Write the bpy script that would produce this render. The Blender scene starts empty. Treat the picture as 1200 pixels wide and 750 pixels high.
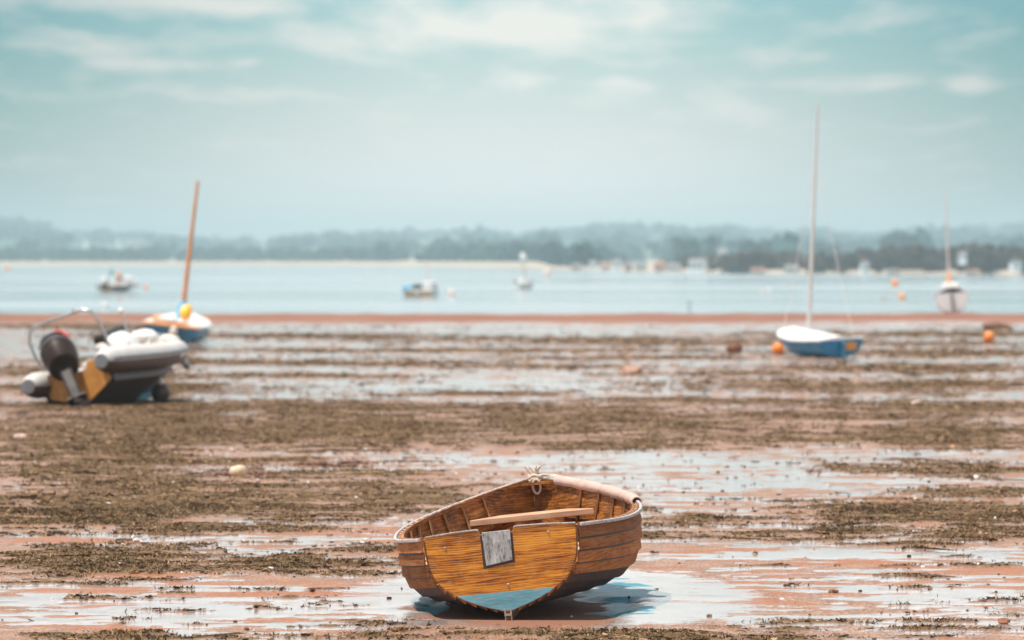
import bpy, bmesh, math, random
import numpy as np
from mathutils import Vector, Matrix, Euler
R = math.radians
random.seed(7); rng = np.random.default_rng(11)
sc = bpy.context.scene
COL = sc.collection
# ------------------------------------------------------------------ camera numbers (photo is 1200x750)
F = 5312.0; H = 2.5; HY = 304.0; WZ = -1.5          # focal length in photo px, eye height, horizon row, water level
def gp(px, py, z=0.0):                                 # a photo pixel on level z -> world point
    Y = (H - z) * F / (py - HY)
    return Vector(((px - 600) / F * Y, Y, z))
def at(px, py, Y):
    return Vector(((px - 600) / F * Y, Y, H - (py - HY) / F * Y))
def to_px(x, y, z): return 600 + x / y * F, HY + (H - z) / y * F

# ------------------------------------------------------------------ noise in python
def _hash(ix, iy, seed):
    n = (ix.astype(np.int64) * 374761393 + iy.astype(np.int64) * 668265263 + seed * 1442695041) & 0x7fffffff
    n = ((n ^ (n >> 13)) * 1274126177) & 0x7fffffff
    return ((n ^ (n >> 16)) & 0xffff) / 65535.0
def vnoise(x, y, seed=0):
    ix = np.floor(x); iy = np.floor(y); fx = x - ix; fy = y - iy
    fx = fx * fx * (3 - 2 * fx); fy = fy * fy * (3 - 2 * fy)
    a = _hash(ix, iy, seed); b = _hash(ix + 1, iy, seed); c = _hash(ix, iy + 1, seed); d = _hash(ix + 1, iy + 1, seed)
    return (a * (1 - fx) + b * fx) * (1 - fy) + (c * (1 - fx) + d * fx) * fy
def fbm(x, y, octs, seed=0, gain=0.55):
    s = 0; a = 1; t = 0
    for i in range(octs):
        s = s + a * vnoise(x * 2 ** i + 17.3 * i, y * 2 ** i + 9.1 * i, seed + i); t += a; a *= gain
    return s / t
def sstep(a, b, x):
    t = np.clip((x - a) / (b - a), 0, 1); return t * t * (3 - 2 * t)

# ------------------------------------------------------------------ objects
def tag(o, label=None, cat=None, group=None, kind=None):
    if label: o['label'] = label
    if cat: o['category'] = cat
    if group: o['group'] = group
    if kind: o['kind'] = kind
    return o
def thing(name, label, cat, loc, rot=(0, 0, 0), group=None):
    o = bpy.data.objects.new(name, None); COL.objects.link(o)
    o.location = loc; o.rotation_euler = rot; o.empty_display_size = .1
    return tag(o, label, cat, group)
class MB:
    def __init__(s): s.v = []; s.f = []; s.mi = []
    def add(s, vs, fs, mi=0):
        n = len(s.v); s.v += [tuple(p) for p in vs]
        s.f += [tuple(i + n for i in f) for f in fs]; s.mi += [mi] * len(fs); return s
    def box(s, c, d, M=None, mi=0):
        x, y, z = d[0] / 2, d[1] / 2, d[2] / 2
        vs = [Vector((i * x, j * y, k * z)) for k in (-1, 1) for j in (-1, 1) for i in (-1, 1)]
        if M is not None: vs = [M @ p for p in vs]
        vs = [p + Vector(c) for p in vs]
        return s.add(vs, [(0, 2, 3, 1), (4, 5, 7, 6), (0, 1, 5, 4), (2, 6, 7, 3), (0, 4, 6, 2), (1, 3, 7, 5)], mi)
    def tube(s, pts, rad, n=10, mi=0, cap=True):
        pts = [Vector(p) for p in pts]; m = len(pts)
        rs = rad if isinstance(rad, (list, tuple)) else [rad] * m
        vs = []; up = None
        for i, p in enumerate(pts):
            t = (pts[min(i + 1, m - 1)] - pts[max(i - 1, 0)]).normalized()
            if up is None:
                up = Vector((0, 0, 1)) if abs(t.z) < .9 else Vector((1, 0, 0))
            u = t.cross(up)
            if u.length < 1e-5: u = t.orthogonal()
            u.normalize(); w = u.cross(t).normalized(); up = w
            for k in range(n):
                a = 2 * math.pi * k / n
                vs.append(p + (u * math.cos(a) + w * math.sin(a)) * rs[i])
        fs = [(i * n + k, i * n + (k + 1) % n, (i + 1) * n + (k + 1) % n, (i + 1) * n + k) for i in range(m - 1) for k in range(n)]
        if cap: fs += [tuple(range(n - 1, -1, -1)), tuple((m - 1) * n + k for k in range(n))]
        return s.add(vs, fs, mi)
    def sweep(s, pts, sides, ups, w, h, mi=0):         # rectangular bar along a path
        vs = []
        for p, a, u in zip(pts, sides, ups):
            a = Vector(a).normalized(); u = Vector(u).normalized(); p = Vector(p)
            vs += [p - a * w / 2 - u * h / 2, p + a * w / 2 - u * h / 2, p + a * w / 2 + u * h / 2, p - a * w / 2 + u * h / 2]
        m = len(pts)
        fs = [(i * 4 + k, i * 4 + (k + 1) % 4, i * 4 + 4 + (k + 1) % 4, i * 4 + 4 + k) for i in range(m - 1) for k in range(4)]
        fs += [(3, 2, 1, 0), tuple((m - 1) * 4 + k for k in range(4))]
        return s.add(vs, fs, mi)
    def lathe(s, prof, n=20, c=(0, 0, 0), M=None, mi=0):
        vs = []
        for r, z in prof:
            for k in range(n):
                a = 2 * math.pi * k / n; p = Vector((r * math.cos(a), r * math.sin(a), z))
                if M is not None: p = M @ p
                vs.append(p + Vector(c))
        m = len(prof)
        fs = [(i * n + k, i * n + (k + 1) % n, (i + 1) * n + (k + 1) % n, (i + 1) * n + k) for i in range(m - 1) for k in range(n)]
        fs += [tuple(range(n - 1, -1, -1)), tuple((m - 1) * n + k for k in range(n))]
        return s.add(vs, fs, mi)
    def blob(s, c, r, sub=2, rough=.15, seed=0, mi=0, M=None):
        bm = bmesh.new(); bmesh.ops.create_icosphere(bm, subdivisions=sub, radius=1)
        rd = random.Random(seed); k = [Vector((rd.uniform(-1, 1), rd.uniform(-1, 1), rd.uniform(-1, 1))).normalized() for _ in range(7)]
        am = [rd.uniform(-rough, rough) for _ in k]
        vs = []
        for v in bm.verts:
            q = 1 + sum(a * math.cos(3.2 * v.co.dot(d) + a * 40) for a, d in zip(am, k)) + rd.uniform(-rough, rough) * .35
            p = Vector((v.co.x * r[0] * q, v.co.y * r[1] * q, v.co.z * r[2] * q))
            if M is not None: p = M @ p
            vs.append(p + Vector(c))
        fs = [[v.index for v in f.verts] for f in bm.faces]; bm.free()
        return s.add(vs, fs, mi)
    def prism(s, poly, d0, d1, ax=1, mi=0):            # 2-D polygon pushed along an axis (ax = 1: polygon in x,z)
        n = len(poly)
        def P(q, d): return {0: (d, q[0], q[1]), 1: (q[0], d, q[1]), 2: (q[0], q[1], d)}[ax]
        vs = [P(q, d0) for q in poly] + [P(q, d1) for q in poly]
        fs = [tuple(range(n - 1, -1, -1)), tuple(range(n, 2 * n))] + [(i, (i + 1) % n, n + (i + 1) % n, n + i) for i in range(n)]
        return s.add(vs, fs, mi)
    def build(s, name, mats, parent=None, smooth=False, bevel=0, loc=None, normals=True):
        me = bpy.data.meshes.new(name); me.from_pydata(s.v, [], s.f)
        for m in (mats if isinstance(mats, (list, tuple)) else [mats]): me.materials.append(m)
        me.polygons.foreach_set('material_index', s.mi)
        if normals:
            bm = bmesh.new(); bm.from_mesh(me); bmesh.ops.recalc_face_normals(bm, faces=bm.faces); bm.to_mesh(me); bm.free()
        if smooth:
            me.polygons.foreach_set('use_smooth', [True] * len(me.polygons))
            if hasattr(me, 'set_sharp_from_angle'): me.set_sharp_from_angle(angle=R(40 if smooth is True else smooth))
        o = bpy.data.objects.new(name, me); COL.objects.link(o)
        if parent: o.parent = parent
        if loc is not None: o.location = loc
        if bevel:
            b = o.modifiers.new('bevel', 'BEVEL'); b.width = bevel; b.segments = 2; b.limit_method = 'ANGLE'; b.angle_limit = R(50)
        me.update(); return o

# ------------------------------------------------------------------ materials
class NT:
    def __init__(s, m): s.t = m.node_tree; s.n = s.t.nodes; s.l = s.t.links
    def new(s, ty, **kw):
        n = s.n.new(ty)
        for k, v in kw.items():
            if k.startswith('i_'): n.inputs[k[2:].replace('_', ' ')].default_value = v
            else: setattr(n, k, v)
        return n
    def link(s, a, b): s.l.new(a, b)
    def math(s, op, a, b=None, c=None, clamp=False):
        n = s.new('ShaderNodeMath', operation=op); n.use_clamp = clamp
        for i, q in enumerate((a, b, c)):
            if q is None: continue
            if isinstance(q, (int, float)): n.inputs[i].default_value = q
            else: s.link(q, n.inputs[i])
        return n.outputs[0]
    def ramp(s, fac, stops, interp='LINEAR'):
        n = s.new('ShaderNodeValToRGB'); cr = n.color_ramp; cr.interpolation = interp
        while len(cr.elements) < len(stops): cr.elements.new(.5)
        for e, (p, c) in zip(cr.elements, stops):
            e.position = p; e.color = (c, c, c, 1) if isinstance(c, (int, float)) else (*c, 1)
        s.link(fac, n.inputs[0]); return n.outputs[0]
    def mix(s, fac, a, b, mode='MIX'):
        n = s.new('ShaderNodeMix', data_type='RGBA', blend_type=mode)
        for i, q in ((0, fac), (6, a), (7, b)):
            if isinstance(q, (int, float)): n.inputs[i].default_value = q
            elif isinstance(q, tuple): n.inputs[i].default_value = (*q, 1)
            else: s.link(q, n.inputs[i])
        return n.outputs[2]
    def noise(s, vec, scale, detail=4, rough=.6, dist=0, out=0):
        n = s.new('ShaderNodeTexNoise'); n.inputs['Scale'].default_value = scale; n.inputs['Detail'].default_value = detail
        n.inputs['Roughness'].default_value = rough; n.inputs['Distortion'].default_value = dist
        if vec is not None: s.link(vec, n.inputs['Vector'])
        return n.outputs[out]
    def coords(s, scale=(1, 1, 1), kind='Object', rot=(0, 0, 0)):
        t = s.new('ShaderNodeTexCoord'); m = s.new('ShaderNodeMapping')
        m.inputs['Scale'].default_value = scale; m.inputs['Rotation'].default_value = rot
        s.link(t.outputs[kind], m.inputs['Vector']); return m.outputs[0]
def newmat(name):
    m = bpy.data.materials.new(name); m.use_nodes = True
    t = NT(m); b = t.n['Principled BSDF']; return m, t, b
def hexc(r, g, b): return tuple(((c / 255) / 12.92 if c / 255 < .04045 else ((c / 255 + .055) / 1.055) ** 2.4) for c in (r, g, b))
def paint(name, col, rough=.5, var=.25, scale=6, dirt=None, dirt_amt=.35, metal=0, bump=.15, spec=.5, stretch=(1, 1, 1)):
    m, t, b = newmat(name)
    v = t.coords(stretch)
    n1 = t.noise(v, scale, 5, .65); n2 = t.noise(v, scale * 7, 4, .6)
    lo = tuple(max(c * (1 - var), 0) for c in col); hi = tuple(min(c * (1 + var), 1) for c in col)
    c = t.ramp(n1, [(.3, lo), (.7, hi)])
    if dirt:
        f = t.ramp(n2, [(.5, 0.), (.68, dirt_amt)]); c = t.mix(f, c, dirt)
    t.link(c, b.inputs['Base Color'])
    rr = t.math('MULTIPLY_ADD', n2, .25, rough - .12); t.link(rr, b.inputs['Roughness'])
    b.inputs['Metallic'].default_value = metal; b.inputs['Specular IOR Level'].default_value = spec
    if bump:
        bn = t.new('ShaderNodeBump'); bn.inputs['Strength'].default_value = bump; bn.inputs['Distance'].default_value = .01
        t.link(n2, bn.inputs['Height']); t.link(bn.outputs[0], b.inputs['Normal'])
    return m
def wood(name, dark, mid, light, axis='x', rough=.35, scale=1.0, contrast=1.0, coat=0., wear=None):
    m, t, b = newmat(name)
    st = {'x': (1., 4, 13), 'y': (7, .8, 13), 'z': (13, 13, 1.)}[axis]
    warp = t.noise(t.coords(tuple(k * scale * .33 for k in st)), 1.0, 3, .5, out=1)
    vm = t.new('ShaderNodeVectorMath', operation='MULTIPLY_ADD'); t.link(warp, vm.inputs[0]); vm.inputs[1].default_value = (2.2, 2.2, 2.2)
    t.link(t.coords(tuple(k * scale for k in st)), vm.inputs[2])
    g1 = t.noise(vm.outputs[0], 1.3, 8, .72, .4)
    fine = t.noise(t.coords(tuple(k * scale * (3 if k < 2 else 6) for k in st)), 1.6, 6, .75)
    w = t.new('ShaderNodeTexWave', wave_type='BANDS', bands_direction={'x': 'Z', 'y': 'Z', 'z': 'X'}[axis])
    w.inputs['Scale'].default_value = 1.1; w.inputs['Distortion'].default_value = 9; w.inputs['Detail'].default_value = 4; w.inputs['Detail Scale'].default_value = 1.2; w.inputs['Detail Roughness'].default_value = .7
    t.link(vm.outputs[0], w.inputs['Vector'])
    big = t.noise(t.coords((2.3, 2.3, 3)), 1.5, 4, .6)
    f = t.math('ADD', t.math('MULTIPLY_ADD', t.math('SUBTRACT', g1, .5), 1.3 * contrast, .5), t.math('MULTIPLY', t.math('SUBTRACT', fine, .5), .9 * contrast))
    f = t.math('ADD', f, t.math('MULTIPLY', t.math('SUBTRACT', w.outputs['Fac'], .5), .26 * contrast))
    f = t.math('ADD', f, t.math('MULTIPLY_ADD', big, .6, -.3))
    c = t.ramp(f, [(.22, dark), (.50, mid), (.82, light)])
    if wear:
        wn = t.noise(t.coords((5, 2.5, 9)), 2.5, 6, .75); c = t.mix(t.ramp(wn, [(.52, 0.), (.70, .45)]), c, wear)
    t.link(c, b.inputs['Base Color'])
    t.link(t.math('MULTIPLY_ADD', fine, .35, rough - .12), b.inputs['Roughness'])
    b.inputs['Coat Weight'].default_value = coat; b.inputs['Coat Roughness'].default_value = .25
    bn = t.new('ShaderNodeBump'); bn.inputs['Strength'].default_value = .2; bn.inputs['Distance'].default_value = .003
    t.link(f, bn.inputs['Height']); t.link(bn.outputs[0], b.inputs['Normal'])
    return m
M = {}
M['transom'] = wood('varnished_transom_wood', (.10, .020, .003), (.55, .165, .008), (.82, .35, .03), 'x', .42, 1.4, 1.1, .06, (.60, .30, .085))
M['plank'] = wood('weathered_plank_wood', (.14, .043, .012), (.34, .120, .036), (.48, .205, .078), 'y', .66, .8, .6, 0, (.38, .21, .13))
pt_ = NT(M['plank']); pb_ = pt_.n['Principled BSDF']; pb_.inputs['Specular IOR Level'].default_value = .12
pc_ = pb_.inputs['Base Color'].links[0].from_socket; pa_ = pt_.new('ShaderNodeAttribute', attribute_name='strake').outputs['Fac']
pt_.link(pt_.mix(1., pc_, pt_.ramp(pa_, [(0, (.62, .60, .60)), (.5, (.95, .93, .9)), (1, (1.25, 1.22, 1.2))]), 'MULTIPLY'), pb_.inputs['Base Color'])
M['inside'] = wood('varnished_inner_wood', (.04, .012, .003), (.25, .078, .010), (.50, .19, .034), 'y', .45, .9, .8)
M['rib'] = wood('rib_wood', (.28, .13, .05), (.54, .29, .12), (.70, .45, .22), 'z', .5, 1, .6)
M['thwart'] = wood('bleached_thwart_wood', (.34, .17, .09), (.56, .32, .19), (.72, .48, .33), 'x', .5, .9, .6)
M['gunwale'] = paint('gunwale_paint', (.44, .40, .38), .5, .22, 9, (.16, .09, .06), .8, stretch=(1, .35, 1))
M['bluepaint'] = paint('faded_blue_bottom_paint', (.14, .37, .44), .55, .4, 6, (.34, .36, .33), .8, stretch=(.35, 1, 1.6))
M['bottom'] = paint('brown_bottom_and_shade', (.055, .026, .018), .7, .25, 7, (.2, .12, .09), .4)
M['lap_shade_edging'] = paint('dark_lap_shade_and_edging', (.05, .03, .02), .6, .2, 9)
M['zinc'] = paint('weathered_zinc_plate', (.42, .40, .38), .45, .6, 8, (.07, .06, .05), .9, 0, .4, stretch=(1.8, 1, .45))
M['bolt'] = paint('bolt_metal', (.5, .45, .4), .35, .1, 20, metal=.8)
M['canvas'] = paint('pale_canvas', (.52, .34, .28), .75, .16, 12, (.42, .27, .2), .5)
M['rope'] = paint('frayed_rope', (.62, .5, .4), .8, .2, 40)
M['white'] = paint('white_gelcoat', (.70, .67, .63), .4, .08, 5, (.5, .42, .36), .35)
M['yachtwhite'] = paint('bright_white_gelcoat', (.88, .87, .84), .35, .05, 5)
M['offwhite'] = paint('offwhite_fabric', (.60, .53, .47), .65, .15, 6, (.4, .33, .28), .4)
M['tube'] = paint('grey_white_rubber', (.58, .54, .50), .55, .1, 5, (.38, .3, .25), .5)
M['dark'] = paint('dark_brown_hull_and_tube_shade', (.055, .026, .018), .5, .3, 5, (.16, .1, .07), .4)
M['black'] = paint('black_plastic', (.030, .016, .012), .5, .3, 6, spec=.2)
M['greycap'] = paint('grey_rubber_cap', (.18, .18, .19), .5, .2, 8)
M['red'] = paint('red_stripe', (.55, .09, .07), .4, .15, 8)
M['steel'] = paint('stainless_tube', (.50, .48, .46), .32, .15, 9, metal=.75, bump=.03)
M['plywood'] = wood('orange_stained_plywood', (.34, .12, .02), (.66, .28, .055), (.80, .44, .12), 'z', .5, .5, .6)
M['blue'] = paint('blue_topside_paint', (.015, .19, .36), .4, .35, 4, (.10, .12, .14), .5)
M['brightblue'] = paint('bright_blue_tarp', (.05, .36, .58), .55, .2, 6)
M['navy'] = paint('dull_blue_hull', (.028, .17, .27), .45, .3, 4, (.12, .10, .09), .5)
M['orange'] = paint('orange_plastic', (.85, .23, .02), .4, .12, 6, (.45, .2, .08), .5)
M['yellow'] = paint('amber_plastic', (.88, .42, .01), .4, .1, 6)
M['peach'] = paint('faded_orange_plastic', (.80, .36, .15), .5, .15, 6)
M['pinkwhite'] = paint('faded_pink_white_plastic', (.78, .56, .48), .5, .12, 6)
M['mastwood'] = wood('varnished_mast', (.36, .13, .04), (.60, .25, .10), (.72, .36, .17), 'z', .4, .4, .5)
M['alu'] = paint('anodised_mast', (.66, .62, .58), .4, .08, 3, metal=.2)
M['wire'] = paint('pale_rope_shroud', (.72, .62, .56), .6, .1, 6)
M['weedpink'] = paint('pinkish_weed', (.34, .19, .13), .7, .35, 12, (.2, .1, .06), .6)
M['glass'] = paint('dark_windscreen', (.03, .035, .04), .15, .2, 4)
M['rust'] = paint('rusty_iron', (.20, .07, .035), .7, .4, 14, (.35, .14, .06), .6)
M['stone'] = paint('pale_stone', (.62, .46, .30), .7, .25, 18)
M['shell'] = paint('bleached_shell', (.74, .66, .58), .55, .15, 20)
M['weedlump'] = paint('brown_wrack', (.16, .07, .04), .6, .45, 25, (.3, .16, .08), .5)
M['tan'] = paint('tan_fender', (.62, .50, .40), .5, .12, 8)
M['wall_w'] = paint('white_render', (.88, .86, .82), .8, .06, .4, bump=0)
M['wall_c'] = paint('cream_render', (.72, .62, .50), .8, .06, .4, bump=0)
M['wall_p'] = paint('pinkish_brick', (.55, .36, .28), .8, .1, .4, bump=0)
M['roof_s'] = paint('slate_roof', (.20, .19, .19), .7, .15, .6, bump=0)
M['roof_r'] = paint('tile_roof', (.40, .20, .13), .7, .15, .6, bump=0)
M['pane'] = paint('window_pane', (.05, .06, .07), .2, .1, 1, bump=0)

# ------------------------------------------------------------------ weed, bank and puddle layout on the mud
PATCH = [(1050,392,250,3),(880,403,300,3),(1080,414,220,5),(700,398,300,3),(350,394,220,3),(60,382,150,4),(550,411,350,3),(620,430,160,3),
 (1050,432,230,6),(980,452,260,9),(330,441,170,3),(20,436,120,8),(60,455,220,8),(200,424,180,4),(420,426,200,3),(760,420,220,3),(860,438,120,4),
 (250,478,440,8),(330,503,420,24),(60,520,170,40),(600,478,300,5),(820,500,150,9),(1080,478,210,8),(1050,508,230,11),(700,521,250,7),(930,488,250,8),(620,500,170,13),
 (200,540,190,6),(60,552,130,15),(300,583,280,25),(120,592,230,22),(30,602,130,20),(490,580,90,18),(420,556,110,5),
 (1090,551,140,8),(1180,577,100,6),(1090,601,185,15),(1180,625,110,10),(830,610,80,6),(900,627,150,6),(700,490,260,12),(900,512,260,8),(1120,520,120,7),(860,470,200,5),(560,462,120,3),(1130,450,110,6),(765,629,40,4),(1010,622,60,5),(1080,640,70,2),
 (290,621,150,5),(80,613,120,6),(60,660,175,19),(320,664,130,10),(440,646,70,5),
 (90,746,90,6),(700,746,310,13),(960,746,100,4),(1000,664,260,1.3)]
WETP = [(420,457,230,9),(700,452,160,8),(890,409,30,4),(560,392,260,4),(250,448,120,5),(900,555,280,22),(700,536,220,8),(980,650,260,9),(250,720,260,22),(50,700,80,16),(300,612,120,3),
        (1090,690,140,14),(270,488,90,5),(1050,470,120,4),(1150,530,90,5),(620,712,150,18)]
ORANGE = [(560,636,120,9),(430,628,120,6),(1050,672,260,18),(830,650,120,10),(200,690,260,9),(860,690,120,22),(330,700,200,12),(110,632,120,5),(1020,430,120,3),(420,440,180,4)]
def patchval(px, py, L, seed):
    out = np.full(px.shape, -1.5)
    q = (px - 20.) % 2360.; px = 20. + np.where(q > 1180., 2360. - q, q)      # the same run of banks goes on, mirrored, beyond the frame
    for cx, cy, rx, ry in L:
        e = 1 - np.sqrt(((px - cx) / rx) ** 2 + ((py - cy) / ry) ** 2)
        out = np.maximum(out, e)
    return out
def fields(X, Y):
    Yc = np.maximum(Y, 12.)
    px, py = to_px(X, Yc, 0.)
    far = np.clip(Yc / 40., .6, 5)
    n1 = fbm(X / (1.1 * far) + 3, Y / (.8 * far), 6, 3, .66) - .5
    n2 = fbm(X / .35, Y / .22, 5, 31, .66) - .5
    n3 = fbm(X / 2.1, Y / 3.2, 5, 57) - .5
    n4 = fbm(X / 1.0 + 8, Y / .30, 5, 91, .62) - .5
    w = patchval(px, py, PATCH, 0)
    w = np.maximum(w * .75 - .05, -.55) + n1 * 1.7 + n2 * 2.3 + n4 * 2.3
    weed = sstep(-.26, .26, w)
    bank = sstep(172, 182, Y + n3 * 30) * .9
    weed = weed * (1 - bank)
    wet = sstep(-.35, .25, np.maximum(patchval(px, py, WETP, 0) * .6, -.12) + .07 + .30 * sstep(58, 100, Y) + n2 * 1.9 + n1 * 1.4 + n4 * 2.6)
    # shallow hollow under the rowing boat, darkened to paint in the hull's shadow
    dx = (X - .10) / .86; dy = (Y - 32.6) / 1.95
    hull_shade = sstep(1.05, .80, np.sqrt(dx * dx + dy * dy) + n4 * .5 + n2 * .3)
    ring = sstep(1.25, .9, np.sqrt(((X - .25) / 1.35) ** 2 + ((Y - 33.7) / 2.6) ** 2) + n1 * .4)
    weed = weed * (1 - np.maximum(ring, hull_shade)); wet = np.maximum(wet * (1 - weed), ring * .8) * (1 - hull_shade)
    wet = wet * (1 - bank)
    org = sstep(.05, .75, np.maximum(patchval(px, py, ORANGE, 0) * .5, -.22) - .25 * sstep(58, 100, Y) - .15 + n2 * 1.6 + n1 * .8 - n4 * 3.4 + .05) * (1 - weed) * (1 - hull_shade) * (1 - .7 * ring)
    z = .014 * weed + n3 * .03 * (1 - hull_shade) - .03 * hull_shade + n2 * .010 * (1 - wet) * (1 - hull_shade) + n4 * .014 * (1 - wet) * (1 - hull_shade)
    z = z + .10 * bank * (.6 + n3)
    edge = 205 + (fbm(X / 9., X * 0 + 4, 4, 5) - .5) * 9
    z = z - 2.4 * sstep(0, 22, Y - edge)
    teal_shade = sstep(.0, .35, 1 - np.sqrt(((X - .80) / .31) ** 2 + ((Y - 33.9) / 1.9) ** 2) + n4 * 1.6) + sstep(.0, .35, 1 - np.sqrt(((X + .58) / .14) ** 2 + ((Y - 33.0) / .85) ** 2) + n4 * 1.2)  # teal patches painted where the boat's shadow falls on wet mud
    return weed, wet, org, hull_shade, z, bank, np.clip(teal_shade, 0, 1)

# ------------------------------------------------------------------ mud flat
def grid_obj(name, X, Y, Z, mat, attrs=None, smooth=True):
    r, c = X.shape
    me = bpy.data.meshes.new(name)
    co = np.stack([X, Y, Z], -1).reshape(-1, 3).astype(np.float32)
    i = np.arange((r - 1) * (c - 1)); a = (i // (c - 1)) * c + i % (c - 1)
    q = np.stack([a, a + 1, a + c + 1, a + c], -1).astype(np.int32)
    me.vertices.add(len(co)); me.vertices.foreach_set('co', co.ravel())
    me.loops.add(q.size); me.loops.foreach_set('vertex_index', q.ravel())
    me.polygons.add(len(q)); me.polygons.foreach_set('loop_start', (np.arange(len(q)) * 4).astype(np.int32))
    me.polygons.foreach_set('loop_total', np.full(len(q), 4, np.int32))
    me.update(calc_edges=True)
    if smooth: me.polygons.foreach_set('use_smooth', np.ones(len(q), bool))
    for k, v in (attrs or {}).items():
        at_ = me.attributes.new(k, 'FLOAT', 'POINT'); at_.data.foreach_set('value', v.reshape(-1).astype(np.float32))
    me.materials.append(mat); me.validate()
    o = bpy.data.objects.new(name, me); COL.objects.link(o); return o

def mud_material():
    m, t, b = newmat('wet_mud')
    A = lambda n: t.new('ShaderNodeAttribute', attribute_name=n).outputs['Fac']
    weed, wet, org, hull_shade, bank, teal_shade = (A(k) for k in ('weed', 'wet', 'org', 'hull_shade', 'bank', 'teal_shade'))
    inv = lambda x: t.math('SUBTRACT', 1., x)
    v = t.coords()
    n1 = t.noise(v, 3.5, 6, .65); n2 = t.noise(t.coords((1, 1.4, 1)), 26, 5, .72); n3 = t.noise(t.coords((1, .20, 1)), 52, 4, .85)
    st = t.noise(t.coords((1.9, 8.5, 1)), 1.0, 10, .76); s2 = t.noise(t.coords((1.9, 5.0, 1), rot=(0, 0, .06)), .8, 10, .74); s3 = t.noise(t.coords((2.5, 9., 1)), 1.3, 9, .75)
    edge = t.math('MULTIPLY_ADD', n3, .30, t.math('MULTIPLY_ADD', n2, .12, -.21))
    wetm = t.ramp(t.math('ADD', t.math('MULTIPLY_ADD', wet, .44, st), edge), [(.575, 0.), (.675, 1.)])
    orgm = t.ramp(t.math('ADD', t.math('MULTIPLY_ADD', org, .38, s2), edge), [(.61, 0.), (.72, 1.)])
    wetm = t.math('MULTIPLY', t.math('MULTIPLY', wetm, inv(t.math('MULTIPLY', orgm, .85))), t.math('MULTIPLY', inv(weed), inv(t.math('MAXIMUM', hull_shade, bank))))
    mud = t.ramp(t.math('MULTIPLY_ADD', n3, 1.3, t.math('MULTIPLY_ADD', n1, .5, -.40)), [(.28, (.12, .060, .036)), (.5, (.27, .140, .082)), (.7, (.46, .275, .185))])
    orange = t.ramp(t.math('MULTIPLY_ADD', n3, 1.2, t.math('MULTIPLY_ADD', n2, .5, -.35)), [(.25, (.17, .055, .018)), (.7, (.42, .165, .070))])
    c = t.mix(orgm, mud, orange)
    c = t.mix(t.math('MULTIPLY', wetm, .75), c, (.31, .265, .25))
    dk = t.ramp(s3, [(.60, 0.), (.66, .8)])                      # thin dark drifts of silt and torn weed
    c = t.mix(t.math('MULTIPLY', dk, inv(bank)), c, (.10, .058, .032))
    wd = t.ramp(n2, [(.25, (.07, .036, .016)), (.55, (.14, .080, .036)), (.8, (.25, .15, .078))])
    c = t.mix(weed, c, wd)
    c = t.mix(bank, c, t.ramp(t.noise(t.coords((.2, .6, 1)), 1., 6, .7), [(.3, (.13, .05, .028)), (.5, (.23, .098, .06)), (.75, (.33, .18, .125))]))
    c = t.mix(t.math('MULTIPLY', hull_shade, .92), c, (.22, .105, .068))  # brown put into the colour for the hull's shadow
    teal_shade_m = t.ramp(t.math('MULTIPLY_ADD', teal_shade, .5, s3), [(.76, 0.), (.84, 1.)])
    c = t.mix(teal_shade_m, c, t.ramp(s3, [(.42, (.016, .12, .15)), (.56, (.010, .27, .35))]))  # sky reflection inside the boat's shadow, put in as teal base colour
    wetm = t.math('MULTIPLY', wetm, inv(teal_shade_m))
    speck = t.ramp(t.noise(t.coords((1, .45, 1)), 16, 6, .85), [(.64, 0.), (.69, .85)])
    c = t.mix(t.math('MULTIPLY', speck, inv(hull_shade)), c, (.09, .05, .03))
    t.link(c, b.inputs['Base Color'])
    sh = t.math('MAXIMUM', wetm, t.math('MULTIPLY', teal_shade_m, .35))
    r = t.math('MULTIPLY_ADD', n2, .25, .34)
    r = t.math('MULTIPLY', r, t.math('MULTIPLY_ADD', sh, -.82, 1.))
    r = t.math('MAXIMUM', r, t.math('MULTIPLY', t.math('MAXIMUM', t.math('MAXIMUM', weed, dk), bank), .75)); r = t.math('MAXIMUM', r, t.math('MULTIPLY', t.math('MULTIPLY', hull_shade, inv(teal_shade_m)), .6))
    t.link(r, b.inputs['Roughness'])
    t.link(t.math('MULTIPLY_ADD', wetm, .24, 1.36), b.inputs['IOR'])
    flat = t.math('MAXIMUM', t.math('MAXIMUM', weed, bank), t.math('MULTIPLY', hull_shade, inv(teal_shade_m)))
    flat = t.math('MAXIMUM', flat, t.math('MULTIPLY', inv(sh), .55)); flat = t.math('MAXIMUM', flat, teal_shade_m)
    t.link(t.math('MULTIPLY_ADD', flat, -.42, .5), b.inputs['Specular IOR Level'])
    h = t.math('ADD', t.math('MULTIPLY', n2, .6), t.math('MULTIPLY', n3, .45))
    bs = t.math('MULTIPLY_ADD', sh, -.90, 1.)
    bs = t.math('MAXIMUM', bs, t.math('MULTIPLY', teal_shade_m, .5))
    bn = t.new('ShaderNodeBump'); bn.inputs['Distance'].default_value = .012; t.link(t.math('MULTIPLY', bs, .9), bn.inputs['Strength'])
    t.link(h, bn.inputs['Height']); t.link(bn.outputs[0], b.inputs['Normal'])
    return m
rows = np.concatenate([[-90, -30, -5, 4, 10], np.exp(np.arange(math.log(14), math.log(262), .0034))])
ss = np.concatenate([np.linspace(-1.6, -.19, 34), np.linspace(-.17, .17, 470), np.linspace(.19, 1.6, 34)])
Yg = np.repeat(rows[:, None], len(ss), 1); Xg = ss[None, :] * np.maximum(Yg, 14.)
Xg[:3] *= 6; Xg[3:5] *= 2
wd, wt, og, pl, zg, bk, tsh = fields(Xg, Yg)
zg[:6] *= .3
mud = grid_obj('mud_flat', Xg, Yg, zg, mud_material(), {'weed': wd, 'wet': wt, 'org': og, 'hull_shade': pl, 'bank': bk, 'teal_shade': tsh})
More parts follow.
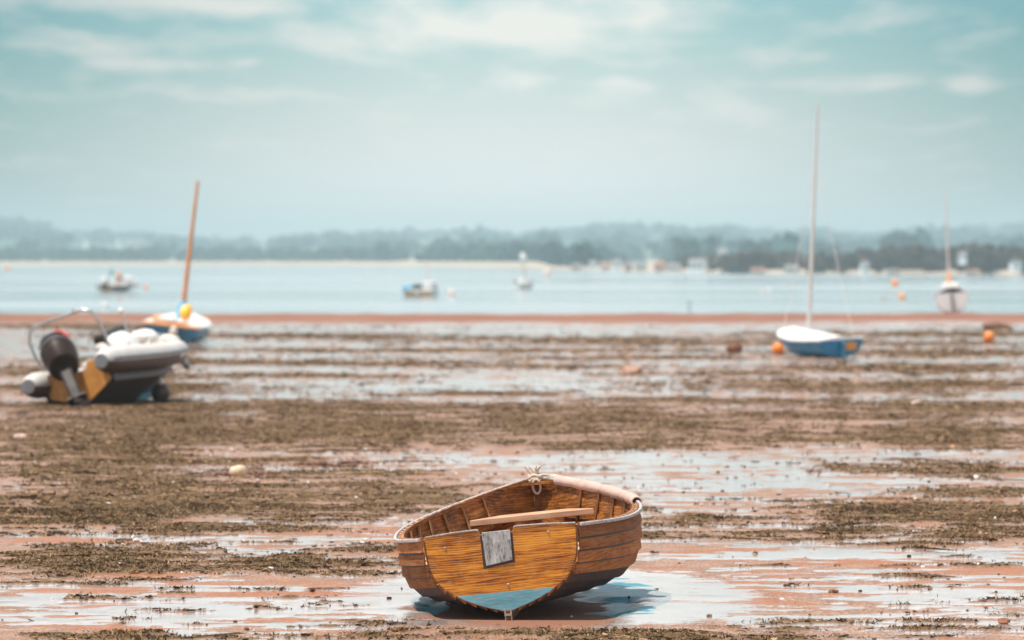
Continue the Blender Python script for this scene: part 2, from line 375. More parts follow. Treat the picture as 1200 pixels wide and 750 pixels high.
tag(mud, 'wet pinkish tidal mud flat with shallow puddles and weed patches', kind='structure')
def ground(x, y): return float(fields(np.array([float(x)]), np.array([float(y)]))[4][0])
def gpt(px, py):
    p = gp(px, py)
    for _ in range(2):
        p = gp(px, py, ground(p.x, p.y)) if p.y < 200 else p
    return p

# ------------------------------------------------------------------ weed tufts (stuff)
def tufts(name, y0, y1, n, hgt, wid, blades, seed):
    g = np.random.default_rng(seed)
    # even over the ground area in front of the camera, a little wider than the frame
    Y = np.sqrt(g.uniform(y0 * y0, y1 * y1, n)); X = Y * g.uniform(-.21, .21, n)
    w, we, o, p, z, bk, pu = fields(X, Y)
    k = w > g.uniform(.12, .95, n)
    X, Y, z = X[k], Y[k], z[k]; n = len(X)
    X = np.repeat(X, blades); Y = np.repeat(Y, blades); z = np.repeat(z, blades); m = len(X)
    X = X + g.normal(0, wid, m); Y = Y + g.normal(0, wid, m)
    a = g.uniform(0, 2 * np.pi, m); hh = hgt * g.uniform(.25, 1.0, m) ** 1.3; ww = wid * g.uniform(.25, .6, m)
    cl_ = fbm(X / .5 + 3, Y / .8, 3, 41); hh = hh * np.clip(cl_ * 3.2 - .7, .3, 2.0); sd_ = g.uniform(0, 1, m) < .10
    ww = np.where(sd_, ww * 4.5, ww); s2_ = g.uniform(0, 1, m) < .012; ww = np.where(s2_, ww * 9, ww); hh = np.where(sd_, hh * .55 + .004, hh)
    lean = g.normal(0, 1.1 * wid, (m, 2))
    bx, by = np.cos(a) * ww, np.sin(a) * ww
    P = np.zeros((m, 4, 3), np.float32)
    P[:, 0] = np.stack([X - bx, Y - by, z - .004], -1); P[:, 1] = np.stack([X + bx, Y + by, z - .004], -1)
    tx, ty = X + lean[:, 0], Y + lean[:, 1]
    P[:, 2] = np.stack([tx + bx * .7, ty + by * .7, z + hh], -1); P[:, 3] = np.stack([tx - bx * .3, ty - by * .3, z + hh * .8], -1)
    me = bpy.data.meshes.new(name)
    me.vertices.add(m * 4); me.vertices.foreach_set('co', P.ravel())
    me.loops.add(m * 4); me.loops.foreach_set('vertex_index', np.arange(m * 4, dtype=np.int32))
    me.polygons.add(m); me.polygons.foreach_set('loop_start', np.arange(m, dtype=np.int32) * 4); me.polygons.foreach_set('loop_total', np.full(m, 4, np.int32))
    me.update(calc_edges=True)
    tone = me.attributes.new('tone', 'FLOAT', 'FACE'); tone.data.foreach_set('value', g.uniform(0, 1, m).astype(np.float32))
    o = bpy.data.objects.new(name, me); COL.objects.link(o); return o
def weed_material():
    m, t, b = newmat('eelgrass')
    tn = t.new('ShaderNodeAttribute', attribute_name='tone').outputs['Fac']
    n = t.noise(t.coords((.8, 1.6, 1)), 1.1, 5, .7)
    f = t.math('ADD', t.math('MULTIPLY', tn, .72), t.math('MULTIPLY_ADD', n, 1.1, -.42))
    c = t.ramp(f, [(.1, (.042, .022, .008)), (.45, (.105, .059, .022)), (.75, (.22, .128, .05)), (.97, (.52, .34, .20))])
    t.link(c, b.inputs['Base Color']); b.inputs['Roughness'].default_value = .6; b.inputs['Specular IOR Level'].default_value = .3
    return m
WM = weed_material()
for nm, args in (('near', (25, 46, 310000, .017, .013, 2, 5)), ('mid', (46, 90, 350000, .018, .020, 2, 6)), ('far', (90, 172, 125000, .035, .07, 2, 8))):
    o = tufts('seaweed', *args); o.data.materials.append(WM)
    tag(o, 'olive brown eelgrass and seaweed matting the mud in streaky patches', 'seaweed', kind='stuff')

# ------------------------------------------------------------------ water
def water_material():
    m, t, b = newmat('estuary_water')
    b.inputs['Base Color'].default_value = (.23, .29, .305, 1); b.inputs['IOR'].default_value = 1.33
    v = t.coords((.006, .022, 1)); n = t.noise(v, 1, 5, .65)
    t.link(t.ramp(n, [(.38, .03), (.62, .24)]), b.inputs['Roughness'])
    h = t.noise(t.coords((.5, 1.2, 1)), 1.0, 6, .65)
    bn = t.new('ShaderNodeBump'); bn.inputs['Strength'].default_value = .10; bn.inputs['Distance'].default_value = .1
    t.link(h, bn.inputs['Height']); t.link(bn.outputs[0], b.inputs['Normal'])
    return m
wm = MB(); wm.add([(-6000, 195, WZ), (6000, 195, WZ), (6000, 9000, WZ), (-6000, 9000, WZ)], [(0, 1, 2, 3)])
tag(wm.build('water', water_material(), normals=False), 'calm pale estuary water beyond the mud edge', kind='structure')

# ------------------------------------------------------------------ far shore, hills, woods
SH = [(-900, 312.5), (0, 312), (300, 311.5), (480, 312.5), (600, 314), (660, 316), (720, 318), (800, 319.5), (900, 321), (1000, 321.5), (1200, 322.5), (2100, 324)]
def shore_D(px): return float(np.interp(px, [a for a, _ in SH], [(H - WZ) * F / (b - HY) for _, b in SH]))
SK = [(-900, 268), (-300, 262), (0, 261), (30, 262), (60, 271), (130, 276), (200, 281), (250, 284), (310, 284), (345, 279), (420, 278), (480, 276), (560, 275), (620, 277), (660, 273), (700, 268), (760, 267), (850, 270), (900, 273), (960, 273), (1020, 279), (1050, 277), (1080, 271), (1130, 269), (1200, 268), (1500, 263), (2100, 268)]
def sky_y(px): return float(np.interp(px, [a for a, _ in SK], [b for _, b in SK]))
HD = 6200.
def land_z(px, f):       # f 0 at the shore .. 1 at the ridge
    D0 = shore_D(px); D = D0 + (HD - D0) * f
    top = H + (HY - sky_y(px)) / F * HD - 9
    low = WZ - .6 + min(f / .012, 1.) * 3.4 if px < 640 else WZ - .6 + min(f / .012, 1.) * 1.7
    z = low + (top - low) * (sstep(.02, 1, np.array([f]))[0] if px < 640 else sstep(.30, 1, np.array([f]))[0])
    return D, float(z)
pxs = np.linspace(-900, 2100, 150); fs_ = np.concatenate([[0, .004, .008, .012, .018, .03], np.linspace(.05, 1, 30), [1.05, 1.15]])
LX = np.zeros((len(fs_), len(pxs))); LY = LX.copy(); LZ = LX.copy()
for i, f in enumerate(fs_):
    for j, p in enumerate(pxs):
        D, z = land_z(p, min(f, 1.))
        if f > 1: D += (f - 1) * 4000; z -= (f - 1) * 120
        LX[i, j] = (p - 600) / F * D; LY[i, j] = D; LZ[i, j] = z + (vnoise(np.array([p / 30.]), np.array([f * 9]), 3)[0] - .5) * 5 * min(max(f - .02, 0) * 4, 1)
def land_material():
    m, t, b = newmat('fields_and_shore')
    n = t.noise(t.coords((.004, .0015, .01)), 1, 3, .5)
    vo = t.new('ShaderNodeTexVoronoi'); vo.inputs['Scale'].default_value = 1; t.link(t.coords((.006, .002, 0)), vo.inputs['Vector'])
    c = t.ramp(vo.outputs['Color'], [(.2, (.05, .09, .05)), (.5, (.08, .12, .055)), (.8, (.19, .19, .10))])
    geo = t.new('ShaderNodeNewGeometry'); sep = t.new('ShaderNodeSeparateXYZ'); t.link(geo.outputs['Position'], sep.inputs[0])
    s_ = t.ramp(t.math('MULTIPLY_ADD', n, 1.2, sep.outputs[2]), [(0, 1.), (.5, 0.)])
    mr = t.new('ShaderNodeMapRange'); t.link(t.math('MULTIPLY_ADD', n, 1.6, sep.outputs[2]), mr.inputs[0]); mr.inputs[1].default_value = 2.6; mr.inputs[2].default_value = 4.2
    c = t.mix(mr.outputs[0], (.42, .33, .24), c)
    t.link(c, b.inputs['Base Color']); b.inputs['Roughness'].default_value = .9
    return m
tag(grid_obj('hills', LX, LY, LZ, land_material()), 'low hills and sandy far shore across the estuary', kind='structure')

def leaf_material(name, a, b_, c_):
    m, t, b = newmat(name)
    tn = t.new('ShaderNodeAttribute', attribute_name='tone').outputs['Fac']
    t.link(t.ramp(tn, [(0, a), (.5, b_), (1, c_)]), b.inputs['Base Color']); b.inputs['Roughness'].default_value = .8
    b.inputs['Specular IOR Level'].default_value = .2
    return m
def wood_mass(name, trees, leaf, mat, seed):            # trees: (x, y, z, radius, height)
    g = np.random.default_rng(seed); allv = []; tones = []
    for (x, y, z, r, h) in trees:
        n = leaf; lob = g.integers(4, 8)
        lc = np.stack([g.uniform(-.6, .6, lob) * r, g.uniform(-.6, .6, lob) * r, g.uniform(.22, .85, lob) * h], -1)
        lr = g.uniform(.28, .5, lob) * r
        k = g.integers(0, lob, n); d = g.normal(0, 1, (n, 3)); d /= np.linalg.norm(d, axis=1)[:, None]
        p = lc[k] + d * lr[k][:, None] * g.uniform(.6, 1.05, n)[:, None]; p[:, 2] = np.clip(p[:, 2], 0, None)
        s = r * g.uniform(.16, .34, n)
        u = g.normal(0, 1, (n, 3)); u /= np.linalg.norm(u, axis=1)[:, None]; w = np.cross(u, d); w /= np.linalg.norm(w, axis=1)[:, None] + 1e-6
        P = p + np.array([x, y, z])
        q = np.stack([P - u * s[:, None] - w * s[:, None], P + u * s[:, None] - w * s[:, None] * .8, P + u * s[:, None] * .8 + w * s[:, None], P - u * s[:, None] + w * s[:, None] * .9], 1)
        allv.append(q); tones.append(np.clip(g.normal(.5, .22) + g.normal(0, .15, n), 0, 1))
    V = np.concatenate(allv).astype(np.float32); T = np.concatenate(tones).astype(np.float32); m = len(V)
    me = bpy.data.meshes.new(name)
    me.vertices.add(m * 4); me.vertices.foreach_set('co', V.ravel()); me.loops.add(m * 4); me.loops.foreach_set('vertex_index', np.arange(m * 4, dtype=np.int32))
    me.polygons.add(m); me.polygons.foreach_set('loop_start', np.arange(m, dtype=np.int32) * 4); me.polygons.foreach_set('loop_total', np.full(m, 4, np.int32)); me.update(calc_edges=True)
    a_ = me.attributes.new('tone', 'FLOAT', 'FACE'); a_.data.foreach_set('value', T); me.materials.append(mat)
    o = bpy.data.objects.new(name, me); COL.objects.link(o); return o
def land_at(px, D):
    D0 = shore_D(px); f = max((D - D0) / (HD - D0), 0); return land_z(px, min(f, 1))[1]
W, C_, P_, S_, T_ = M['wall_w'], M['wall_c'], M['wall_p'], M['roof_s'], M['roof_r']
HS = [
 (15, 285, 9, 8, C_, S_, 'faint cream house high on the hill at the left edge of the photo', 5200),
 (101, 289, 8, 9, W, S_, 'small white house on the left hill, uphill of the moored inflatable boat', 4300),
 (115, 295, 16, 9, W, S_, 'widest white house low on the left hill, above the moored inflatable boat', 3700),
 (139, 288, 6, 11, W, S_, 'tall narrow white house on the hill above the orange buoy by the moored inflatable', 4400),
 (150, 288, 7, 8, C_, S_, 'small cream house between the tall narrow house and the long house on the left hill', 4450),
 (163, 288, 19, 7, C_, S_, 'long low cream house on the hill just left of the slanted orange mast', 4500),
 (311, 290, 6, 9, W, S_, 'lone pale house in the dip of the hill right of the orange mast', 5000),
 (392, 303, 7, 6, C_, T_, 'cream house with tiled roof low by the shore below the tower', 3300),
 (481, 302, 6, 7, W, S_, 'small white house low on the slope left of the blue moored cruiser mast', 3400),
 (495, 302, 9, 8, W, S_, 'white house directly behind the blue moored cruiser mast', 3400),
 (521, 282, 30, 7, C_, S_, 'long pale terrace high on the hill above the blue moored cruiser', 5000),
 (544, 289, 12, 7, C_, S_, 'pale house just right of and below the long hill terrace', 4500),
 (555, 303, 12, 8, P_, T_, 'reddish brick house with tiled roof near the middle of the far shore', 3400),
 (567, 300, 8, 8, W, S_, 'white house uphill beside the reddish brick house', 3600),
 (617, 309, 13, 13, W, S_, 'bright white house on the shore directly behind the white moored sailing dinghy', 2500),
 (676, 316, 13, 7, P_, S_, 'low pinkish house at the left end of the shore village'),
 (695, 315, 9, 10, W, S_, 'white cottage second from the left in the shore village'),
 (709, 316, 12, 9, C_, T_, 'cream cottage with tiled roof third from the left in the shore village'),
 (723, 314, 10, 11, W, S_, 'taller white house fourth from the left in the shore village'),
 (736, 316, 9, 10, P_, S_, 'pinkish cottage in the middle of the shore village'),
 (751, 317, 14, 11, C_, S_, 'broad cream house right of the pinkish village cottage'),
 (773, 316, 13, 10, P_, T_, 'brick house with tiled roof before the gap in the shore village'),
 (790, 318, 15, 10, C_, S_, 'cream house left of the bright white double fronted house'),
 (818, 318, 20, 15, W, S_, 'large bright white double fronted house on the shore left of the tall white mast'),
 (847, 305, 10, 14, W, S_, 'narrow white house standing above the shore right of the large white house', 2200),
 (868, 305, 14, 12, W, S_, 'white house on the rise nearest the left side of the promontory copse', 2200),
 (888, 320, 16, 6, P_, T_, 'long low brick building at the water left of the tall white mast'),
 (928, 320, 16, 10, C_, S_, 'cream boathouse at the water just left of the tall white mast'),
 (1013, 319, 9, 14, W, S_, 'white gabled house among dark trees right of the tall white mast'),
 (1047, 321, 13, 6, P_, S_, 'low pinkish building on the promontory shore between white gable and white yacht'),
 (1128, 305, 9, 10, W, S_, 'white house up among dark trees just right of the thin far mast', 1180),
 (1139, 322, 16, 6, C_, T_, 'low cream building at the water below the house right of the thin far mast'),
 (1190, 314, 12, 9, W, S_, 'white house at the right edge of the photo among dark trees', 1150),
 (734, 279, 9, 6, W, S_, 'tiny pale house on the ridge above the shore village', 5400),
]
def hides_house(x, y):                                   # keep the view of each house's front garden open
    px = 600 + x / y * F
    for a in HS:
        D = a[7] if len(a) > 7 else shore_D(a[0]) + (14 if a[0] > 640 else 60)
        if D - 700 < y < D + 30 and abs(px - a[0]) < a[2] * .5 + 1: return True
    return False
rd = random.Random(5)
LG = leaf_material('far_leaves', (.006, .022, .024), (.016, .045, .046), (.04, .085, .07))
LB = leaf_material('bare_copse', (.030, .015, .012), (.062, .036, .028), (.12, .078, .052))
tr = []
for i in range(600):                                    # belt behind the left shore
    px = rd.uniform(-800, 690); D = shore_D(px) + rd.uniform(90, 420)
    if hides_house((px - 600) / F * D, D): continue
    tr.append(((px - 600) / F * D, D, land_at(px, D) - .5, rd.uniform(4, 8), rd.uniform(5, 9)))
tag(wood_mass('shore_wood', tr, 70, LG, 1), 'dark belt of trees behind the far left shore', 'wood', kind='stuff')
tr = []
for i in range(1400):                                    # woods over the hills
    px = rd.uniform(-850, 2050); f = rd.random() ** .6; D0 = shore_D(px); D = D0 + (HD - D0) * (.12 + .9 * f)
    if vnoise(np.array([px / 60.]), np.array([f * 5]), 9)[0] < .34 and f < .9: continue
    if hides_house((px - 600) / F * D, D): continue
    z = land_at(px, D)
    tr.append(((px - 600) / F * D, D, z - 1, rd.uniform(8, 18), rd.uniform(8, 15)))
for i in range(420):                                    # along the ridge
    px = rd.uniform(-850, 2050); D = HD + rd.uniform(-150, 60)
    tr.append(((px - 600) / F * D, D, land_at(px, D) - 2, rd.uniform(9, 16), rd.uniform(8, 15)))
tag(wood_mass('hill_wood', tr, 40, LG, 2), 'hazy woodland covering the low hills across the water', 'wood', kind='stuff')
tr = []
PT = [(780, 306), (800, 302), (860, 298), (900, 294), (940, 292), (960, 297), (1000, 295), (1040, 289), (1100, 288), (1150, 288), (1200, 289), (1500, 288), (2100, 290)]
for i in range(620):
    px = rd.uniform(775, 2050); D = shore_D(px) + rd.uniform(22, 150)
    if hides_house((px - 600) / F * D, D): continue
    z = land_at(px, D)
    top = H + (HY - np.interp(px, [a for a, _ in PT], [b for _, b in PT])) / F * D
    h = (top - z) * rd.uniform(.55, 1.06)
    tr.append(((px - 600) / F * D, D, z - .3, min(rd.uniform(2.2, 4.2), h), h))
tag(wood_mass('promontory_wood', tr, 130, LB, 3), 'dark brownish copse along the right hand promontory', 'wood', kind='stuff')

def house(px, py, w, h, wall, roof, label, D=None, tower=False, rot=0):
    if D is None: D = shore_D(px) + (14 if px > 640 else 60)
    base = at(px, py, D); s = D / F; w_, h_ = w * s, h * s; d_ = w_ * .8 if not tower else w_
    o = thing('house' if not tower else 'tower', label, 'house' if not tower else 'tower', base, (0, 0, R(rot)), 'houses across the estuary' if not tower else None)
    eh = h_ * .62
    MB().box((0, 0, eh / 2 - h_ * .25), (w_, d_, eh + h_ * .5)).build('wall', wall, o)
    m = MB(); 
    if tower:
        q = w_ * .56; m.add([(-q, -q, eh), (q, -q, eh), (q, q, eh), (-q, q, eh), (0, 0, h_)], [(0, 1, 4), (1, 2, 4), (2, 3, 4), (3, 0, 4), (3, 2, 1, 0)])
    else:
        q, e = w_ * .54, d_ * .58
        m.add([(-q, -e, eh), (q, -e, eh), (q, e, eh), (-q, e, eh), (-q, 0, h_), (q, 0, h_)], [(0, 1, 5, 4), (2, 3, 4, 5), (1, 2, 5), (3, 0, 4), (3, 2, 1, 0)])
    m.build('roof', roof, o)
    if w >= 9 and not tower:
        for k in (-.28, 0, .28):
            MB().box((k * w_, -d_ / 2 - .05, eh * .55), (w_ * .12, .1, eh * .38)).build('window', M['pane'], o)
    return o
for a in HS: house(*a[:7], D=a[7] if len(a) > 7 else None, rot=rd.uniform(-18, 18))
house(377, 283, 4, 14, M['wall_c'], M['roof_s'], 'pale church tower standing on the hill skyline left of centre', D=5600, tower=True)

# ------------------------------------------------------------------ hull shapes
def cr(xs, ys, x):                                       # Catmull-Rom through points
    xs = list(xs); ys = list(ys)
    if x <= xs[0]: return ys[0]
    if x >= xs[-1]: return ys[-1]
    i = max(k for k in range(len(xs) - 1) if xs[k] <= x)
    def tan(k):
        if k == 0: return (ys[1] - ys[0]) / (xs[1] - xs[0])
        if k == len(xs) - 1: return (ys[-1] - ys[-2]) / (xs[-1] - xs[-2])
        return (ys[k + 1] - ys[k - 1]) / (xs[k + 1] - xs[k - 1])
    h = xs[i + 1] - xs[i]; t = (x - xs[i]) / h
    return (2*t**3-3*t**2+1)*ys[i] + (t**3-2*t**2+t)*h*tan(i) + (-2*t**3+3*t**2)*ys[i+1] + (t**3-t**2)*h*tan(i+1)
class Hull:
    def __init__(s, L, B, S, K, secs, rake=.06, stem=.32):
        s.L, s.B, s.S, s.K, s.rake, s.stem = L, B, S, K, rake, stem
        s.secs = []
        for t, pts in secs:                              # resample each section to an even arc parameter
            P = [Vector((p[0], p[1] * .85)) for p in pts]; d = [0]
            for a, b in zip(P, P[1:]): d.append(d[-1] + (b - a).length)
            d = [q / d[-1] for q in d]; s.secs.append((t, d, [p[0] for p in pts], [p[1] for p in pts]))
    def sec(s, t, v):
        ts = [q[0] for q in s.secs]; xs = [cr(q[1], q[2], v) for q in s.secs]; zs = [cr(q[1], q[3], v) for q in s.secs]
        return float(np.interp(t, ts, xs)), float(np.interp(t, ts, zs))
    def at(s, t, v):
        sx, sz = s.sec(t, v)
        K = cr(*s.K, t); S = cr(*s.S, t)
        y0 = -s.rake * sz; y1 = s.L - s.stem * max(1 - sz, 0) ** 2.2
        return Vector((cr(*s.B, t) * sx, y0 + (y1 - y0) * t, K + (S - K) * sz))
    def nrm(s, t, v):
        e = .02; a = s.at(t, max(v - e, 0)); b = s.at(t, min(v + e, 1)); c = s.at(max(t - e, 0), v); d = s.at(min(t + e, 1), v)
        n = (b - a).cross(d - c)
        if n.x < 0: n = -n
        return n.normalized() if n.length > 1e-8 else Vector((1, 0, 0))
def mir(p, sg): return Vector((p.x * sg, p.y, p.z))

# ------------------------------------------------------------------ the wooden rowing boat
TR = [(0, 0), (.20, .065), (.365, .147), (.485, .25), (.535, .37), (.552, .564)]
TRn = [(a / .552, b / .564) for a, b in TR]
MIDn = [(0, 0), (.43, .058), (.77, .178), (.94, .385), (.988, .66), (1, 1)]
BOWn = [(0, 0), (.18, .14), (.40, .33), (.63, .54), (.84, .77), (1, 1)]
hb = Hull(3.3, ([0, .10, .25, .4, .5, .6, .7, .8, .9, .96, 1], [.555, .69, .815, .875, .88, .84, .745, .575, .335, .16, .03]),
          ([0, .25, .45, .7, .85, 1], [.634, .60, .605, .665, .735, .82]), ([0, .5, .9, 1], [.07, .05, .06, .12]),
          [(0, TRn), (.35, MIDn), (.6, MIDn), (1, BOWn)], rake=.0)
BP = gp(597, 722); YAW = R(-5.0)
rb = thing('rowing_boat', 'orange varnished wooden rowing boat lying tilted on wet mud in the foreground', 'rowing boat', (BP.x, BP.y, -.044), (R(.6), R(-6.0), YAW))
NS = 11; ts = [i / 36 for i in range(37)]; vs_ = [i / NS for i in range(NS + 1)]
hm = MB()
for sg in (-1, 1):
    for i in range(NS):
        V = []; lo, hi = vs_[i], vs_[i + 1]
        for t in ts:
            n0, n1 = hb.nrm(t, lo + .01), hb.nrm(t, hi - .01); a, b = hb.at(t, lo), hb.at(t, hi)
            fade = 1 - .75 * max(0, (t - .85) / .15)
            mm = hb.at(t, hi - .016) + n1 * .0045 * fade
            V += [mir(a + n0 * .019 * fade, sg), mir(mm, sg), mir(b + n1 * .002, sg), mir(b - n1 * .008, sg), mir(a + n0 * .003, sg)]
        m = len(ts); low = i < 3
        def st(k0, k1): return [(q * 5 + k0, q * 5 + k1, q * 5 + 5 + k1, q * 5 + 5 + k0) for q in range(m - 1)]
        n = len(hm.v); hm.add(V, st(0, 1), 2 if i < 7 else 0);  # dark bottom, carried up the strakes to paint in the hull's own shade
        for (k0, k1, mi) in ((1, 2, 3 if i < NS - 1 else 0), (4, 0, 3), (3, 4, 1), (2, 3, 1)):  # dark strip along each lap paints in the shadow under it
            f = st(k0, k1); hm.f += [tuple(j + n for j in q) for q in f]; hm.mi += [mi] * len(f)
        hm.f += [(n, n + 1, n + 2, n + 3, n + 4)]; hm.mi += [0]
hull = hm.build('hull', [M['plank'], M['inside'], M['bottom'], M['lap_shade_edging']], rb, smooth=30)
per = len(hm.f) // (2 * NS); tone_ = [random.Random(100 + k).random() for k in range(2 * NS)]
sa_ = hull.data.attributes.new('strake', 'FLOAT', 'FACE'); sa_.data.foreach_set('value', [tone_[min(k // per, 2 * NS - 1)] for k in range(len(hm.f))])
# transom with a notch for an outboard
prof = [hb.at(0, v) for v in np.linspace(0, 1, 25)]
prof = [(p.x - .010, p.z) for p in prof]; prof[0] = (.012, prof[0][1])
zt = prof[-1][1]
rt = [(x, z) for x, z in prof] + [(prof[-1][0] - .012, zt + .012)]
top = [(.32, zt + .026), (.115, zt + .030), (.098, zt + .024), (.088, zt - .004)]
top2 = [(-.142, zt - .004), (-.152, zt + .024), (-.169, zt + .030), (-.34, zt + .026), (-prof[-1][0] + .012, zt + .012)]
poly = rt + top + top2 + [(-x, z) for x, z in reversed(prof)]
tm = MB(); n = len(poly)
def ty(z): return 0.
V = [(x, ty(z) - .014, z) for x, z in poly] + [(x, ty(z) + .02, z) for x, z in poly]
tm.add(V, [tuple(range(n)), tuple(range(2 * n - 1, n - 1, -1))] + [(i, (i + 1) % n, n + (i + 1) % n, n + i) for i in range(n)])
tro = tm.build('transom', M['transom'], rb, bevel=.003)
wl = .215
bp_ = [q for q in prof if q[1] < wl - .004]
xw = float(np.interp(wl, [q[1] for q in prof], [q[0] for q in prof]))
bpoly = [(x - .004 if x > .02 else x, z) for x, z in bp_] + [(xw - .004, wl), (-xw + .004, wl)] + [(-x + .004 if x > .02 else -x, z) for x, z in reversed(bp_)]
bm_ = MB(); n = len(bpoly)
bm_.add([(x, ty(z) - .0175, z) for x, z in bpoly] + [(x, ty(z) - .0135, z) for x, z in bpoly], [tuple(range(n)), tuple(range(2 * n - 1, n - 1, -1))] + [(i, (i + 1) % n, n + (i + 1) % n, n + i) for i in range(n)])
bm_.build('waterline_paint', M['bluepaint'], tro)
# worn metal pad in the notch, and its dark bed
padpoly = [(-.118, zt - .225), (.070, zt - .200), (.074, zt + .012), (-.128, zt + .012)]
def slab(poly, o0, o1, name, mat, parent, bevel=0):
    m = MB(); n = len(poly)
    m.add([(x, ty(z) - o1, z) for x, z in poly] + [(x, ty(z) - o0, z) for x, z in poly], [tuple(range(n)), tuple(range(2 * n - 1, n - 1, -1))] + [(i, (i + 1) % n, n + (i + 1) % n, n + i) for i in range(n)])
    return m.build(name, mat, parent, bevel=bevel)
slab([(-.140, zt - .245), (.086, zt - .217), (.088, zt - .006), (-.142, zt - .006)], .0135, .0155, 'pad_bed', M['lap_shade_edging'], tro)
slab(padpoly, .0135, .024, 'motor_pad', M['zinc'], tro, .003)
for x, z in ((-.395, zt - .07), (.34, zt - .03), (.02, zt - .37)):
    MB().lathe([(.0, -.004), (.008, -.004), (.008, .002), (.004, .005)], 10, (x, ty(z) - .0155, z), Matrix.Rotation(R(90), 3, 'X')).build('bolt', M['bolt'], tro, smooth=True)
# edging strip of the transom
for sg in (-1, 1):
    pts = [Vector((sg * (x - .006), ty(z) - .0165, z)) for x, z in prof[2:]]
    MB().sweep(pts, [Vector((sg, 0, .4))] * len(pts), [Vector((0, 1, 0))] * len(pts), .007, .005).build('edging_strip', M['lap_shade_edging'], tro)
tp = [(x, z) for x, z in [rt[-1]] + top]; tp2 = list(top2)
for q in (tp[:4], tp2[1:]):
    MB().sweep([Vector((x, .003, z + .003)) for x, z in q], [Vector((0, 1, 0))] * len(q), [Vector((0, 0, 1))] * len(q), .042, .007).build('top_edge', M['gunwale'], tro)
# skeg / sternpost
sk = MB(); sk.prism([(-.03, .085), (.9, .055), (.9, .04), (.02, -.075), (-.03, -.075)], -.016, .016, 0)
sko = sk.build('skeg', M['plank'], rb, bevel=.003)
for sg in (-1, 1): MB().box((sg * .021, -.022, .01), (.008, .02, .165)).build('skeg_strip', M['gunwale'], sko)
MB().box((0, -.034, .055), (.052, .01, .016)).build('pintle', M['bolt'], sko)
kb = MB(); kb.sweep([hb.at(t, 0) - Vector((0, 0, .012)) for t in ts], [Vector((1, 0, 0))] * 37, [Vector((0, 0, 1))] * 37, .035, .04); kb.build('keel', M['bottom'], rb)
sp_ = [hb.at(1, v) + Vector((0, .012, 0)) for v in np.linspace(0, 1, 14)]; sp_ = [Vector((0, p.y, p.z)) for p in sp_]; sp_.append(sp_[-1] + Vector((0, .005, .05)))
MB().sweep(sp_, [Vector((1, 0, 0))] * 15, [Vector((0, 1, .3))] * 15, .05, .05).build('stem', M['plank'], rb, bevel=.004)
# gunwales, inwales with spacer blocks
for sg in (-1, 1):
    tt = [i / 50 for i in range(51)]
    def gpth(off, dz): 
        r = []
        for t in tt:
            nn = hb.nrm(t, .97); nn = Vector((nn.x, nn.y, 0)).normalized(); r.append(mir(hb.at(t, 1) + nn * off + Vector((0, 0, dz)), sg))
        return r
    def sd():
        r = []
        for t in tt:
            nn = hb.nrm(t, .97); r.append(mir(Vector((nn.x, nn.y, 0)).normalized(), sg))
        return r
    U = [Vector((0, 0, 1))] * 51
    g = MB().sweep(gpth(.017, .0), sd(), U, .024, .024).build('gunwale', M['gunwale'], rb, bevel=.006)
    pin = gpth(-.038, -.002)
    e_ = 30 if sg > 0 else 50
    iw = MB().sweep(pin[1:e_], sd()[1:e_], U[1:e_], .020, .032)
    iwo = iw.build('inwale', M['inside'], rb, bevel=.003)
    for q in range(3, 48, 2):
        if sg > 0 and q > 28: continue
        a = gpth(-.018, -.002)[q]; d = (pin[q + 1] - pin[q - 1]).normalized(); s_ = sd()[q]
        m = MB(); m.sweep([a - d * .022, a + d * .022], [s_, s_], [U[0]] * 2, .026, .026); m.build('spacer_block', M['rib'], iwo)
    # steam bent ribs
    for t in [.07 + .062 * k for k in range(14)]:
        pr = []; sdv = []; up = []
        for v in np.linspace(.04, 1.0 if t < .9 else .9, 14):
            nn = hb.nrm(t, v); pr.append(mir(hb.at(t, v) - nn * .017, sg)); sdv.append(Vector((0, 1, 0))); up.append(mir(nn, sg))
        MB().sweep(pr, sdv, up, .026, .016).build('rib', M['rib'], rb)
    # riser under the thwarts
    pr = []; up = []
    for t in np.linspace(.05, .93, 30):
        nn = hb.nrm(t, .7); pr.append(mir(hb.at(t, .70) - nn * .030, sg)); up.append(mir(nn, sg))
    MB().sweep(pr, [Vector((0, 0, 1))] * 30, up, .05, .012).build('riser', M['inside'], rb)
    # quarter knee
    c0 = hb.at(0, 1); kn = [(c0.x - .055, .02), (c0.x - .20, .02), (c0.x - .10, .07), (c0.x - .055 + .02, .16), (c0.x + .03, .27), (c0.x + .0, .12)]
    MB().prism([(sg * x, y) for x, y in kn], c0.z - .028, c0.z - .004, 2).build('quarter_knee', M['gunwale'], rb)
# breasthook
b0 = [hb.at(t, 1) for t in (.955, .97, .985, .995)]
MB().prism([(p.x - .03 if p.x > .05 else .012, p.y) for p in b0] + [(-(p.x - .03) if p.x > .05 else -.012, p.y) for p in reversed(b0)] + [(0, b0[0].y + .04)], .775, .795, 2).build('breasthook', M['inside'], rb)
def thwart(y, z, w, name='thwart', mat=None, ends=.03):
    t = y / 3.25
    vv = min(np.linspace(0, 1, 60), key=lambda v: abs(hb.at(t, v).z - z)); x0 = hb.at(t - w / 6.6, vv).x - ends; x1 = hb.at(t + w / 6.6, vv).x - ends
    m = MB(); m.prism([(-x0, y - w / 2), (x0, y - w / 2), (x1, y + w / 2), (-x1, y + w / 2)], z - .022, z + .022, 2)
    return m.build(name, mat or M['thwart'], rb, bevel=.004)
thwart(2.78, .562, .30); thwart(1.25, .40, .24); thwart(.38, .42, .36, 'stern_seat')
for x in (-.22, -.11, 0, .11, .22):
    MB().box((x, 1.5, .115), (.10, 2.1, .012)).build('floor_board', M['inside'], rb)
